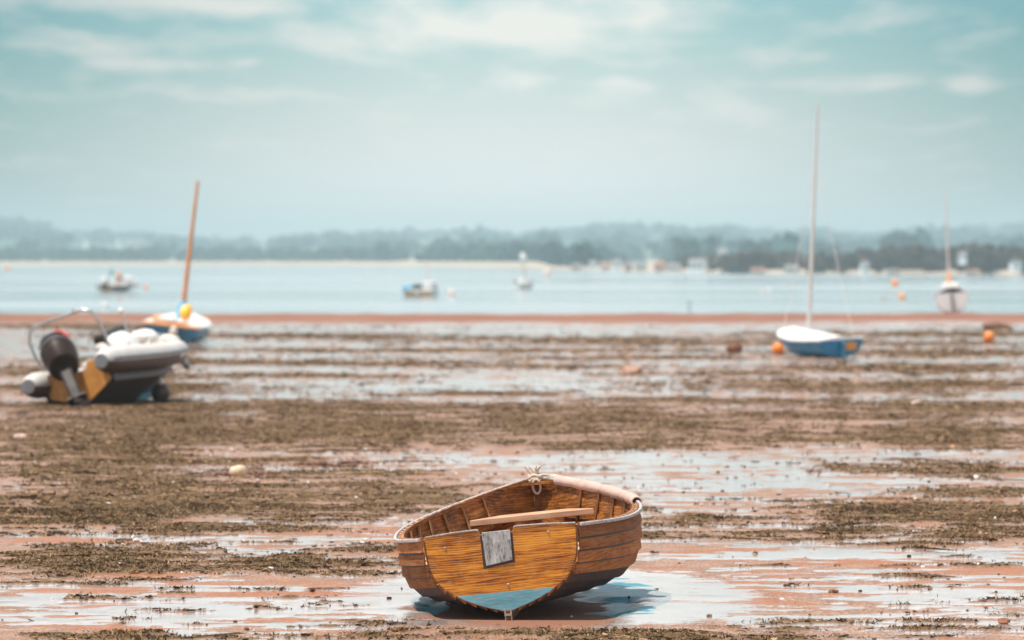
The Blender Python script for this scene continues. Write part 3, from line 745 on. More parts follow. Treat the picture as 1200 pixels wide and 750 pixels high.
# canvas guard lashed over the right gunwale towards the bow
gd = MB(); rr = .044; pts = []; V = []; tt = np.linspace(.60, .955, 24)
for t in tt:
    nn = hb.nrm(t, .97); nn = Vector((nn.x, nn.y, 0)).normalized(); c = hb.at(t, 1) + nn * .010; tz = .003 * math.sin(t * 60) + .003 * math.sin(t * 143 + 1)
    for ring, r_ in ((0, rr + tz), (1, rr - .006 + tz)):
        for k in range(11):
            a = R(-38 + 256 * k / 10); V.append(c + nn * math.cos(a) * r_ + Vector((0, 0, 1)) * math.sin(a) * r_)
fs = []
for i in range(23):
    for k in range(10):
        o_ = i * 22; fs += [(o_ + k, o_ + k + 1, o_ + 22 + k + 1, o_ + 22 + k), (o_ + 11 + k, o_ + 22 + 11 + k, o_ + 22 + 12 + k, o_ + 12 + k)]
    fs += [(i * 22, i * 22 + 22, i * 22 + 33, i * 22 + 11), (i * 22 + 10, i * 22 + 21, i * 22 + 43, i * 22 + 32)]
for o_ in (0, 23 * 22): fs += [(o_ + k, o_ + 11 + k, o_ + 12 + k, o_ + k + 1) for k in range(10)]
gd.add(V, fs); gd.build('gunwale_cover', M['canvas'], rb, smooth=True)
# mooring rope made fast at the stem head
rp = MB(); r2 = random.Random(3)
top_ = Vector((0, 3.285, .845))
for k in range(3):
    pts = [top_ + Vector((.045 * math.cos(a + k), .035 * math.sin(a + k), .012 * k + .01 * math.sin(3 * a) - .03)) for a in np.linspace(0, 2 * math.pi, 16)]
    rp.tube(pts, .013, 8)
loop = [top_ + Vector((.01 + .03 * math.sin(a), -.055 - .012 * math.cos(a), -.085 + .055 * math.cos(a))) for a in np.linspace(0, 2 * math.pi, 18)]
rp.tube(loop, .010, 8)
for k in range(9):
    d = Vector((r2.uniform(-1, 1) * .065, r2.uniform(-.03, .02), r2.uniform(.035, .085)))
    p0 = top_ + Vector((r2.uniform(-.03, .03), 0, 0)); rp.tube([p0, p0 + d * .55 + Vector((r2.uniform(-.015, .015), 0, .01)), p0 + d], [.010, .008, .004], 6)
for k in range(4): rp.tube([top_ + Vector((.03 + .01 * k, 0, 0)), top_ + Vector((.09 + .02 * k, .01, -.012)), top_ + Vector((.15 + .025 * k, -.03, -.03))], [.009, .007, .004], 6)
ro = rp.build('mooring_rope', M['rope'], None, smooth=True); ro.location = rb.location; ro.rotation_euler = rb.rotation_euler
tag(ro, 'frayed pale rope knotted over the bow of the wooden rowing boat', 'rope')

# ------------------------------------------------------------------ inflatable boats
def make_rib(loc, rot, label, arch=True, group=None, L=3.7, wheel=True, console_mat=None):
    o = thing('inflatable_boat', label, 'inflatable boat', loc, rot, group)
    zt, hx = .50, .72
    def cl(sg):
        P = [(-.42, .50), (-.30, .50), (-.12, .50), (.3, .50), (1.1, .50), (1.8, .50), (2.4, .52)]
        pts = [Vector((sg * hx, y, z)) for y, z in P]
        for a in (20, 40, 60, 80, 90):
            pts.append(Vector((sg * hx * math.cos(R(a)) ** .8, 2.4 + (L - 2.6) * math.sin(R(a)), .52 + .10 * math.sin(R(a)))))
        rad = [.12, .19, .225, .23, .23, .23, .22] + [.21, .20, .19, .18, .18]
        return pts, rad
    for sg in (-1, 1):
        p, r = cl(sg); tm_ = MB().tube(p, r, 20); tm_.mi = [1 if sum(tm_.v[k][2] for k in f) / len(f) < .44 else 0 for f in tm_.f]; t = tm_.build('tube', [M['tube'], M['dark']], o, smooth=True)  # lower faces take the dark material, painting in shade under the tube
        MB().tube([p[0] + Vector((0, -.02, 0)), p[0] + Vector((0, .03, 0))], .125, 16).build('end_cap', M['greycap'], t, smooth=True)
        MB().tube([q + Vector((sg * (r_ + .004) * 1, 0, -.02)) if i < 7 else q + Vector((sg * r_ * math.cos(R(90 * (i - 6) / 5)), r_ * math.sin(R(90 * (i - 6) / 5)), -.02)) for i, (q, r_) in enumerate(zip(p, r))][1:-1], .028, 8).build('rubbing_strake', M['greycap'], t, smooth=True)
    h = MB(); rows_ = []
    for y, w, zk, zc in ((0, .66, -.12, .16), (1.1, .66, -.12, .16), (2.0, .64, -.10, .18), (2.9, .48, .04, .30), (3.45, .10, .38, .5)):
        rows_.append([(-w, y, .42 if y < 3 else .55), (-w, y, zc), (0, y, zk), (w, y, zc), (w, y, .42 if y < 3 else .55)])
    V = [p for r_ in rows_ for p in r_]; h.add(V, [(i * 5 + k, i * 5 + k + 1, i * 5 + 6 + k, i * 5 + 5 + k) for i in range(4) for k in range(4)])
    h.build('hull', M['dark'], o, smooth=30)
    MB().box((0, 1.4, .33), (1.1, 2.6, .03)).build('deck', M['offwhite'], o)
    tr_ = MB().prism([(-.60, .20), (0, -.08), (.60, .20), (.60, .62), (.25, .62), (.20, .50), (-.20, .50), (-.25, .62), (-.60, .62)], .02, .07, 1).build('transom', M['plywood'], o)
    # outboard motor, tilted up
    mo = MB().build('outboard_motor', M['black'], o, loc=(-.06, -.22, .56)); mo.rotation_euler = (R(-36), R(-6), R(24)); mo.scale = (1.5, 1.35, 1.42)
    cw = MB(); cw.lathe([(.10, .02), (.19, .06), (.225, .2), (.215, .36), (.17, .47), (.09, .52), (.0, .53)], 20, (0, 0, 0), Matrix.Diagonal((.92, 1.35, 1)))
    mo.data = cw.build('cowl', M['black'], None, smooth=True).data
    bpy.data.objects.remove(bpy.data.objects['cowl'])
    MB().lathe([(.222, .02 + .29), (.228, .315), (.224, .33)], 20, (0, 0, 0), Matrix.Diagonal((.93, 1.36, 1))).build('cowl_band', M['greycap'], mo, smooth=True)
    for a in (-1, 1): MB().tube([(.06 * a, -.20, .49), (.13 * a, -.19, .44), (.185 * a, -.16, .35)], .022, 8).build('cowl_stripe', M['red'] if a > 0 else M['greycap'], mo, smooth=True)
    MB().prism([(-.10, .05), (.16, .05), (.10, -.35), (.07, -.62), (-.06, -.62), (-.09, -.35)], -.075, .075, 0).build('leg', M['black'], mo, bevel=.03)
    MB().box((0, -.04, -.60), (.22, .34, .025)).build('cavitation_plate', M['black'], mo)
    MB().tube([(0, .16, -.72), (0, .08, -.72), (0, -.16, -.72)], [.02, .06, .05], 12).build('gearcase', M['black'], mo, smooth=True)
    pr = MB()
    for k in range(3):
        q = Matrix.Rotation(R(120 * k), 3, 'Y') @ Matrix.Rotation(R(30), 3, 'Z'); pr.box(q @ Vector((0, 0, .08)) + Vector((0, -.19, -.72)), (.09, .012, .11), q)
    pr.build('propeller', M['black'], mo)
    if arch:
        a_ = []
        for sx, z in ((-.70, .60), (-.78, 1.0), (-.80, 1.25), (-.72, 1.42), (-.55, 1.49), (.45, 1.49), (.60, 1.42), (.68, 1.2), (.70, 1.0), (.70, .60)): a_.append((sx if sx > 0 else sx * .86 , .12 + (z - .6) * -.10, z))
        ar = MB().tube(a_, .026, 10).build('arch', M['steel'], o, smooth=True)
        MB().tube([(.30, .03, 1.51), (.30, .03, 1.57)], .035, 10).build('light', M['white'], ar, smooth=True)
    cs = MB().prism([(-.28, .34), (.30, .34), (.28, .86), (.05, 1.06), (-.22, 1.06), (-.28, .80)], 0, .05, 1)
    co = MB().box((.05, 1.75, .66), (.55, .45, .62)).build('console', console_mat or M['white'], o, bevel=.06)
    MB().add([(-.2, 1.78, .97), (.3, 1.78, .97), (.25, 1.98, 1.22), (-.15, 1.98, 1.22)], [(0, 1, 2, 3)]).build('windscreen', M['glass'], co)
    if wheel: MB().tube([(.05 + .15 * math.cos(a), 1.50, .9 + .15 * math.sin(a)) for a in np.linspace(0, 2 * math.pi, 17)], .014, 6).build('steering_wheel', M['black'], co, smooth=True)
    MB().box((.05, 1.05, .54), (.62, .42, .36)).build('seat', M['offwhite'], o, bevel=.07)
    MB().tube([(.28, 1.95, .9), (.28, 1.95, 1.42)], .012, 6).build('light_pole', M['steel'], o)
    MB().blob((.28, 1.95, 1.46), (.05, .05, .06), 2, .02, 4).build('lamp', M['white'], o, smooth=True)
    MB().tube([(hx * .9, .9 + .22 * k, .77 + (.06 if k % 2 else 0)) for k in range(9)], .012, 6).build('grab_line', M['rope'], o)
    return o
def wpt(o, p): return Matrix.Translation(o.location) @ o.rotation_euler.to_matrix().to_4x4() @ Vector(p)
p = gpt(98, 475)
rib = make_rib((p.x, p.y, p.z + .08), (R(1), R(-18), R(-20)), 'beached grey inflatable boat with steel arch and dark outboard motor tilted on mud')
def fender(loc, rot, mat, label, L=.5, r=.11, name='fender', group=None):
    m = MB(); m.lathe([(.02, -L / 2 - .05), (.035, -L / 2 - .03), (r * .8, -L / 2 + .03), (r, -L / 2 + .1), (r, L / 2 - .1), (r * .8, L / 2 - .03), (.035, L / 2 + .03), (.02, L / 2 + .06)], 16)
    o = m.build(name, mat, None, smooth=True); o.location = loc; o.rotation_euler = rot
    if L > .2:
        e = MB().lathe([(r * .55, -L / 2 - .045), (r * .80, -L / 2 + .02), (r * .86, -L / 2 + .04)], 14).build('end_band', M['greycap'], o, smooth=True)
    return tag(o, label, 'fender', group)
fender(at(214, 419, p.y + 3.2), (0, R(-25), 0), M['tube'], 'white fender hanging from the bow of the arched inflatable boat', .36, .075)
fender(at(174, 415, p.y + 1.2), (0, R(4), 0), M['tube'], 'white fender hanging down the side of the arched inflatable boat', .32, .07)
def sack(px, py, Y, r, mat, label, seed, cat='bag', name='bag', group=None):
    o = MB().blob((0, 0, 0), r, 3, .10, seed).build(name, mat, None, smooth=True, loc=at(px, py, Y)); return tag(o, label, cat, group)
yb = p.y
sack(169, 398, yb + 2.2, (.27, .25, .19), M['white'], 'round white bag on the bow of the arched inflatable boat', 2)
sack(190, 402, yb + 2.8, (.30, .3, .18), M['offwhite'], 'long pale bundle lying over the bow tip of the arched inflatable boat', 5, 'bundle', 'bundle')
sack(142, 407, yb + 1.1, (.30, .3, .24), M['white'], 'large white cushion on the side tube of the arched inflatable boat', 8, 'cushion', 'cushion')
sack(121, 410, yb + .7, (.12, .12, .12), M['offwhite'], 'small crumpled pale bag behind the dark outboard motor', 13)
sack(130, 405, yb + 1.0, (.13, .12, .17), M['white'], 'upright white jug behind the console end of the arched inflatable boat', 14, 'jug', 'jug')
sack(136, 400, yb + 1.5, (.16, .14, .13), M['dark'], 'dark holdall among the white gear in the arched inflatable boat', 15)
sack(154, 404, yb + 1.9, (.17, .16, .15), M['tan'], 'tan kit bag between the white cushion and the bow bag in the arched inflatable', 16)
sack(117, 398, yb + .9, (.10, .10, .12), M['black'], 'small black bag beside the arch foot of the inflatable boat', 17)
sack(183, 398, yb + 2.7, (.14, .13, .12), M['steel'], 'small grey bag between the two white bundles on the inflatable bow', 18)
q = gpt(188, 471); o = MB().lathe([(.0, -.16), (.10, -.15), (.17, -.05), (.17, .06), (.10, .15), (.03, .17)], 18).build('mooring_buoy', M['dark'], None, smooth=True, loc=(q.x, q.y, q.z + .15)); MB().lathe([(.045, .15), (.055, .2), (.03, .27), (0., .28)], 12).build('cap', M['white'], o, smooth=True)
tag(o, 'dark round mooring buoy with white cap lying beside the arched inflatable boat', 'buoy')
q = gpt(169, 470); fender((q.x, q.y, q.z + .08), (0, R(62), R(20)), M['bluepaint'], 'pale blue fender lying on the mud under the arched inflatable boat', .3, .07)

# ------------------------------------------------------------------ plain hulls for the other boats
HN_T = [(0, 0), (.45, .09), (.78, .25), (.93, .5), (.98, .75), (1, 1)]
def dinghy_hull(L, B, S0, S1, tw=.82):
    return Hull(L, ([0, .25, .5, .75, .9, 1], [B / 2 * tw, B / 2 * .96, B / 2, B / 2 * .76, B / 2 * .40, .03]), ([0, .45, 1], [S0, S0 * .96, S1]), ([0, .5, 1], [.06, .02, .12]),
                [(0, HN_T), (.5, HN_T), (1, BOWn)], .05, L * .09)
def skin(h, parent, mat, inner, name='hull', nt=24, nv=12, split=None, mat2=None):
    m = MB(); tv = [i / nt for i in range(nt + 1)]; vv = [i / nv for i in range(nv + 1)]
    for sg in (-1, 1):
        V = [mir(h.at(t, v), sg) for t in tv for v in vv]
        F_ = []; mi = []
        for i in range(nt):
            for k in range(nv):
                F_.append((i * (nv + 1) + k, i * (nv + 1) + k + 1, (i + 1) * (nv + 1) + k + 1, (i + 1) * (nv + 1) + k)); mi.append(1 if split and k >= split else 0)
        n = len(m.v); m.add(V, F_); m.mi[-len(mi):] = mi
    e = [h.at(0, v) for v in vv]; pl_ = [mir(p, 1) for p in e] + [mir(p, -1) for p in reversed(e[1:])]
    m.add(pl_, [tuple(range(len(pl_)))], 1 if mat2 else 0)
    return m.build(name, [mat, mat2 or mat], parent, smooth=35)
def decking(h, parent, mat, t0, t1, dz, name='deck', camber=.05, nt=14):
    m = MB(); tv = np.linspace(t0, t1, nt + 1); xs = [-1, -.85, -.5, 0, .5, .85, 1]; V = []
    for t in tv:
        p_ = h.at(float(t), 1)
        for x in xs: V.append((p_.x * x * .99, p_.y, p_.z + dz + camber * (1 - x * x) ))
    m.add(V, [(i * 7 + k, i * 7 + k + 1, i * 7 + 8 + k, i * 7 + 7 + k) for i in range(nt) for k in range(6)])
    o = m.build(name, mat, parent, smooth=True)
    so_ = o.modifiers.new('thick', 'SOLIDIFY'); so_.thickness = .02; return o
def rail(h, parent, mat, r=.02, name='gunwale', t0=0.):
    for sg in (-1, 1): MB().tube([mir(h.at(t, 1), sg) for t in np.linspace(t0, 1, 24)], r, 8).build(name, mat, parent, smooth=True)
# white topped blue dinghy, right
p = gpt(986, 419)
dg = thing('sailing_dinghy', 'blue sailing dinghy under a white cover with a tall pale mast, aground', 'sailing dinghy', (p.x, p.y, p.z - .06), (R(.8), R(-3), R(22)))
h = dinghy_hull(3.4, 1.40, .52, .66, .84)
skin(h, dg, M['blue'], M['white'], mat2=M['blue']); rail(h, dg, M['white'], .035)
m = MB(); V = []; xs = [-1, -.8, -.45, 0, .45, .8, 1]
for t in np.linspace(0, 1, 16):
    q = h.at(t, 1); rid = .07 + .12 * sstep(0, .55, np.array([t]))[0] - .14 * sstep(.75, 1, np.array([t]))[0]
    for x in xs: V.append((q.x * x * 1.03, q.y, q.z + .012 + rid * (1 - abs(x) ** 1.3)))
m.add(V, [(i * 7 + k, i * 7 + k + 1, i * 7 + 8 + k, i * 7 + 7 + k) for i in range(15) for k in range(6)] + [tuple(range(7)) + ()])
cv = m.build('boat_cover', M['white'], dg, smooth=50); cv.modifiers.new('t', 'SOLIDIFY').thickness = .015
MB().box((.22, -.075, .34), (.36, .03, .20)).build('name_board', M['plywood'], dg)
MB().prism([(-.075, .10), (-.09, .5), (-.25, .42), (-.22, -.02)], -.02, .02, 0).build('rudder', M['navy'], dg)
mb_ = wpt(dg, (0, 2.25, .6)); Rm = dg.rotation_euler.to_matrix().inverted()
def mast_to(o, base, top_px, mat, r0, r1, n=8, name='mast', parent=None):     # base in the boat's frame; the mast head where the photo shows it, over the foot's own distance
    b = wpt(o, base); tp = at(*top_px, b.y); inv = (Matrix.Translation(o.location) @ o.rotation_euler.to_matrix().to_4x4()).inverted(); e = inv @ tp; b_ = Vector(base)
    MB().tube([b_.lerp(e, k / 8) for k in range(9)], [r0 + (r1 - r0) * k / 8 for k in range(9)], 10).build(name, mat, o, smooth=True); return b_, e
b0_, e0_ = mast_to(dg, (0, 1.9, .25), (958, 122), M['alu'], .062, .028)
hd = b0_.lerp(e0_, .76)
for c in (mir(h.at(.62, 1), -1), h.at(.18, 1)):
    MB().tube([c, c.lerp(hd, .5), hd], .008, 6).build('shroud', M['wire'], dg)
# blue dinghy with leaning orange mast, left
p = gpt(198, 402)
bd = thing('sailing_dinghy', 'dull blue dinghy with white decks and a leaning orange mast, aground', 'sailing dinghy', (p.x, p.y, p.z - .08), (R(2), R(6), R(-4)))
h = dinghy_hull(3.7, 1.85, .62, .78, .90)
skin(h, bd, M['dark'], M['white'], split=6, mat2=M['navy']); rail(h, bd, M['white'], .045)
decking(h, bd, M['white'], .0, 1, .0, 'deck', .15)
MB().tube([mir(h.at(0, 1), -1) + Vector((0, -.02, .0)), h.at(0, 1) + Vector((0, -.02, .0))], .05, 8).build('transom_rail', M['peach'], bd)
b0_, e0_ = mast_to(bd, (.03, 1.9, .65), (232, 212), M['mastwood'], .085, .045)
MB().tube([b0_.lerp(e0_, k) + Vector((.02 * math.sin(k * 60), 0, 0)) for k in (0, .03, .06, .09, .12, .145)], [.17, .21, .17, .15, .12, .08], 12).build('sail_wrap', M['brightblue'], bd, smooth=True)
MB().box((-.18, .5, .74), (.5, .7, .18)).build('hatch', M['white'], bd, bevel=.05)
MB().box((-.5, .9, .74), (.35, .6, .15)).build('cushion', M['peach'], bd, bevel=.05)
MB().box((.05, .1, .70), (.9, .12, .10)).build('tiller_bench', M['peach'], bd, bevel=.02)
MB().prism([(-.06, .05), (-.07, .55), (-.25, .45), (-.22, 0.)], -.02, .02, 0).build('rudder', M['navy'], bd)
sack(218, 366, p.y + .8, (.17, .16, .23), M['yellow'], 'amber yellow buoy resting on the deck beside the orange mast', 21, 'buoy', 'buoy')
fender(at(203, 392, p.y - .28), (0, R(6), 0), M['tan'], 'tan fender hanging over the stern of the dull blue dinghy', .42, .12)
# small white yacht at the mud edge, right
Y2 = 216.; zb = H - (366 - HY) / F * Y2
wy = thing('sailing_boat', 'small white sailing boat seen end on at the water edge with a thin mast', 'sailing boat', ((1117 - 600) / F * Y2, Y2, zb - .05), (R(-2), R(-4), R(-4)))
h = dinghy_hull(4.6, 1.62, .98, 1.15, .86)
skin(h, wy, M['dark'], M['white'], split=4, mat2=M['yachtwhite']); rail(h, wy, M['white'], .04)
decking(h, wy, M['white'], 0, 1, 0, 'deck', .28)
MB().prism([(-.04, -.05), (-.05, 1.0), (-.30, .9), (-.36, -.05)], -.035, .035, 0).build('rudder', M['dark'], wy)
MB().box((0, 2.4, 1.33), (.9, 1.4, .36)).build('cabin', M['white'], wy, bevel=.12)
b0_, e0_ = mast_to(wy, (-.05, 2.6, 1.15), (1108, 222), M['wire'], .055, .03)
MB().tube([b0_ + Vector((0, -.12, .12)), b0_.lerp(e0_, .1) + Vector((0, -.10, 0)), b0_.lerp(e0_, .18) + Vector((0, -.06, 0))], [.10, .13, .07], 10).build('furled_sail', M['peach'], wy, smooth=True)

# ------------------------------------------------------------------ boats afloat
def wp(px, py): q = gp(px, py, WZ); return q
p = wp(125, 341)
make_rib((p.x, p.y, WZ - .12), (0, 0, R(-30)), 'white inflatable boat with orange gear afloat at the far left', False, L=4.4, console_mat=M['peach']).scale = (1.5, 1.5, 1.5)
sack(139, 322, p.y + 1.2, (.32, .3, .45), M['peach'], 'orange kit bag standing in the white inflatable boat afloat', 31)
sack(131, 319, p.y + .9, (.2, .2, .35), paint('green_canvas', (.06, .25, .18), .6), 'green canvas bag in the white inflatable boat afloat', 33)
sack(122, 329, p.y - .6, (.42, .4, .52), M['white'], 'white bundle at the stern of the white inflatable boat afloat', 34, 'bundle', 'bundle')
sack(152, 327, p.y + 2.2, (.62, .6, .4), M['white'], 'long white cover over the bow of the white inflatable boat afloat', 35, 'cover', 'boat_cover')
p = wp(510, 346.5)
cz = thing('motor_cruiser', 'small moored cruiser with blue bow, dark windscreen and orange brown hull', 'motor cruiser', (p.x, p.y, WZ - .15), (0, 0, R(62)))
h = dinghy_hull(4.1, 1.8, .72, .92, .88)
skin(h, cz, M['plywood'], M['white'], split=11, mat2=M['white']); rail(h, cz, M['white'], .05); decking(h, cz, M['white'], 0, 1, 0, 'deck', .1)
MB().box((0, .65, 1.15), (1.4, 1.3, 1.1)).build('cabin', M['white'], cz, bevel=.15)
MB().box((0, 2.0, 1.12), (1.2, 1.1, .55)).build('windscreen', M['glass'], cz, bevel=.1)
MB().box((0, 3.25, .92), (1.0, 1.3, .62)).build('bow_cover', M['brightblue'], cz, bevel=.12)
MB().tube([(0, 1.0, 1.3), (0, .95, 3.9)], .035, 8).build('mast', M['peach'], cz)
sack(489, 343, p.y - 1.0, (.32, .3, .30), M['offwhite'], 'cream fender ball hanging at the side of the moored cruiser', 41, 'fender', 'fender')
p = wp(605, 338.5)
sd_ = thing('sailing_dinghy', 'white moored sailing dinghy with a thin orange mast out on the water', 'sailing dinghy', (p.x, p.y, WZ - .12), (0, 0, R(-38)))
h = dinghy_hull(3.7, 1.6, .95, 1.15, .86)
skin(h, sd_, M['dark'], M['white'], split=4, mat2=M['white']); rail(h, sd_, M['white'], .04); decking(h, sd_, M['white'], 0, 1, 0, 'deck', .3)
MB().box((0, 1.6, 1.2), (1.0, 1.5, .5)).build('cabin', M['white'], sd_, bevel=.15)
MB().box((0, 3.2, 1.22), (.5, .7, .22)).build('bow_locker', M['weedlump'], sd_, bevel=.06)
b0_, e0_ = mast_to(sd_, (0, 2.3, .9), (611, 295), M['mastwood'], .075, .05)
MB().tube([b0_.lerp(e0_, k) + Vector((.22, -.1, 0)) for k in (.62, .70, .80, .90, .96)], [.10, .42, .50, .36, .10], 12).build('furled_sail', M['white'], sd_, smooth=True)

# ------------------------------------------------------------------ buoys
def buoy(loc, r, mat, label, tall=1.0, group='mooring buoys', tilt=(0, 0, 0), ring=True):
    o = MB().lathe([(.0, -r * tall), (r * .5, -r * .87 * tall), (r * .87, -r * .5 * tall), (r, 0), (r * .87, r * .5 * tall), (r * .5, r * .87 * tall), (r * .16, r * tall)], 18).build('mooring_buoy', mat, None, smooth=True, loc=loc)
    o.rotation_euler = tilt
    MB().lathe([(r * .17, r * .96 * tall), (r * .2, r * 1.1 * tall), (r * .12, r * 1.22 * tall)], 10).build('eyelet', M['greycap'], o, smooth=True)
    MB().lathe([(r * 1.01, -.06 * r), (r * 1.03, 0), (r * 1.01, .06 * r)], 18).build('seam_band', M['greycap'] if ring is None else mat, o, smooth=True)
    return tag(o, label, 'buoy', group)
def gb(px, py, r, mat, label, **k):       # on the mud: py is where it touches
    q = gpt(px, py); return buoy((q.x, q.y, q.z + r * k.get('tall', 1) * .93), r, mat, label, **k)
def wb(px, py, r, mat, label, **k):       # afloat: py is its middle
    q = wp(px, py + r * F / 700); return buoy((q.x, q.y, WZ + r * .5), r, mat, label, **k)
gb(912, 415.5, .165, M['orange'], 'bright orange buoy on the mud beside the blue and white dinghy', tilt=(R(20), R(15), 0))
gb(1159, 402, .165, M['orange'], 'orange buoy standing on the mud at the far right', tall=1.15, tilt=(R(-15), R(10), 0))
wb(171, 336, .32, M['orange'], 'orange buoy afloat just right of the white inflatable boat')
wb(9, 310, .9, M['orange'], 'orange buoy afloat far out at the left edge of the photo', tall=1.3)
wb(1049, 331, .55, M['orange'], 'taller orange buoy, upper of two afloat left of the white sailing boat', tall=1.35)
wb(1057, 347, .40, M['peach'], 'faded orange buoy, lower of two afloat left of the white sailing boat')
wb(529, 343, .38, M['pinkwhite'], 'pale pink buoy afloat just right of the moored cruiser', tall=1.2)
wb(641, 318, .75, M['pinkwhite'], 'tall pale pink buoy afloat right of the white moored sailing dinghy', tall=1.7)
wb(901, 341, .28, M['white'], 'white buoy of a close pair afloat left of the tall white mast', tall=1.4)
wb(892, 342, .22, M['pinkwhite'], 'pinkish buoy of a close pair afloat left of the tall white mast', tall=1.3)
wb(123, 358, .30, M['white'], 'white buoy afloat below the white inflatable boat near the mud edge')
wb(1036, 350, .16, M['red'], 'small red buoy afloat left of the two orange buoys')
q = wp(808, 368); o = MB().tube([(0, 0, -.6), (0, 0, .85)], [.05, .035], 8).build('mooring_post', M['dark'], None, smooth=True, loc=(q.x, q.y, WZ)); MB().box((0, 0, .88), (.14, .1, .12)).build('cap', M['dark'], o)
tag(o, 'short dark post standing in the water left of the tall white mast', 'post')
# iron lump and dark boulder
def lump(px, py, r, mat, label, cat, name, seed, rough=.18, group=None):
    q = gpt(px, py); o = MB().blob((0, 0, 0), r, 3, rough, seed).build(name, mat, None, smooth=60, loc=(q.x, q.y, q.z + r[2] * .55)); return tag(o, label, cat, group)
lump(861, 413.5, (.19, .16, .17), M['rust'], 'rusty brown mooring weight on the mud left of the orange buoy', 'mooring weight', 'mooring_weight', 51, .2)
lump(1170, 387, (.40, .35, .17), M['weedlump'], 'low dark weed covered rock on the mud above the far right orange buoy', 'rock', 'rock', 52, .2)
lump(740, 438, (.24, .2, .09), M['weedpink'], 'low heap of pinkish weed on the mud beyond the rowing boat', 'weed heap', 'weed_heap', 53, .3)
lump(278, 558, (.10, .08, .085), M['stone'], 'pale rounded stone sitting in brown weed on the left mud', 'stone', 'stone', 54, .08)
for i, (px, py, a, b_, c_, lab) in enumerate(((257, 558, .13, .13, .05, 'dark brown weed clump left of the pale stone'), (308, 556, .24, .15, .04, 'long dark brown weed clump right of the pale stone'),
        (365, 546, .30, .18, .05, 'reddish weed clump between the pale stone and the rowing boat'), (415, 544, .22, .15, .05, 'right hand reddish weed clump beyond the left bow of the rowing boat'))):
    q = gpt(px, py); m = MB(); r4 = random.Random(60 + i); m.blob((0, 0, .0), (a * .95, b_ * .95, .014), 3, .25, 640 + i)
    for k in range(46):
        u, w_ = r4.gauss(0, .45), r4.gauss(0, .45); s = r4.uniform(.012, .034); hgt = c_ * max(0, 1 - u * u - w_ * w_) * .5
        m.blob((u * a, w_ * b_, hgt + s * .3), (s * r4.uniform(.8, 2.2), s * r4.uniform(.8, 1.6), s * r4.uniform(.5, 1.)), 1, .35, 700 + k + 50 * i)
    tag(m.build('weed_clump', M['weedlump'], None, smooth=60, loc=q), lab, 'weed clump', 'weed clumps on the mud')
SM = [(162, 636, .042, .03, .02, 'shell', 'flat white shell fragment on the mud at the left'), (322, 636, .05, .03, .012, 'shell', 'long thin white shell fragment left of the rowing boat'),
      (264, 648, .018, .018, .022, 'dark', 'round dark pebble on pale mud left of the rowing boat'), (366, 694, .02, .02, .02, 'dark', 'dark pebble standing on shining mud left of the stern'),
      (978, 695, .034, .028, .02, 'weedlump', 'dark lump of mud right of the rowing boat'), (1153, 706, .032, .026, .016, 'weedlump', 'brown lump of mud low at the right'),
      (1177, 731, .04, .028, .02, 'rust', 'rusty square stone in the bottom right corner'), (462, 733, .05, .02, .016, 'dark', 'dark curled leaf on mud just left of the stern'),
      (339, 700, .02, .018, .014, 'rust', 'small orange brown pebble lower left of the boat'), (24, 515, .07, .05, .05, 'pinkwhite', 'small pink shell on weed at the left below the inflatable'),
      (1075, 474, .07, .06, .05, 'pinkwhite', 'small pink shell on far weed at the right'), (1117, 524, .026, .022, .02, 'peach', 'small orange shell on wet mud at the right')]
for i, (px, py, a, b_, c_, mm, lab) in enumerate(SM):
    n_ = 'shell' if 'shell' in lab else ('leaf' if 'leaf' in lab else ('stone' if 'stone' in lab else ('pebble' if 'pebble' in lab else 'mud_lump')))
    lump(px, py, (a, b_, c_), M[mm], lab, n_.replace('_', ' '), n_, 80 + i, .22)
# scattered worm casts, pebbles and shell grit
dm = MB(); r3 = random.Random(17)
for i in range(520):
    Y = math.sqrt(r3.uniform(26 ** 2, 60 ** 2)); X = Y * r3.uniform(-.145, .145); s = r3.uniform(.004, .011) * (1 + (Y - 26) / 40)
    dm.blob((X, Y, ground(X, Y) + s * .4), (s * r3.uniform(.8, 1.9), s * r3.uniform(.8, 1.5), s * r3.uniform(.6, 1.3)), 1, .3, i, r3.choice([0, 0, 0, 1, 1, 2]))
tag(dm.build('shore_grit', [M['dark'], M['weedlump'], M['shell']], None, smooth=60), 'scattered dark grit, worm casts and shell bits on the mud', 'grit', kind='stuff')

# ------------------------------------------------------------------ haze
hz = MB(); hz.box((0, 3700, 31.5), (7000, 7700, 71))
ho = hz.build('haze', bpy.data.materials.new('haze_air')); tag(ho, 'pale blue haze over the estuary', 'haze', kind='stuff')
hm_ = ho.data.materials[0]; hm_.use_nodes = True; t = NT(hm_)
for nd in list(t.n):
    if nd.type != 'OUTPUT_MATERIAL': t.n.remove(nd)
pv = t.new('ShaderNodeVolumePrincipled'); pv.inputs['Color'].default_value = (.67, .89, .925, 1); pv.inputs['Density'].default_value = HAZE = .00026
t.link(pv.outputs[0], t.n['Material Output'].inputs['Volume'])

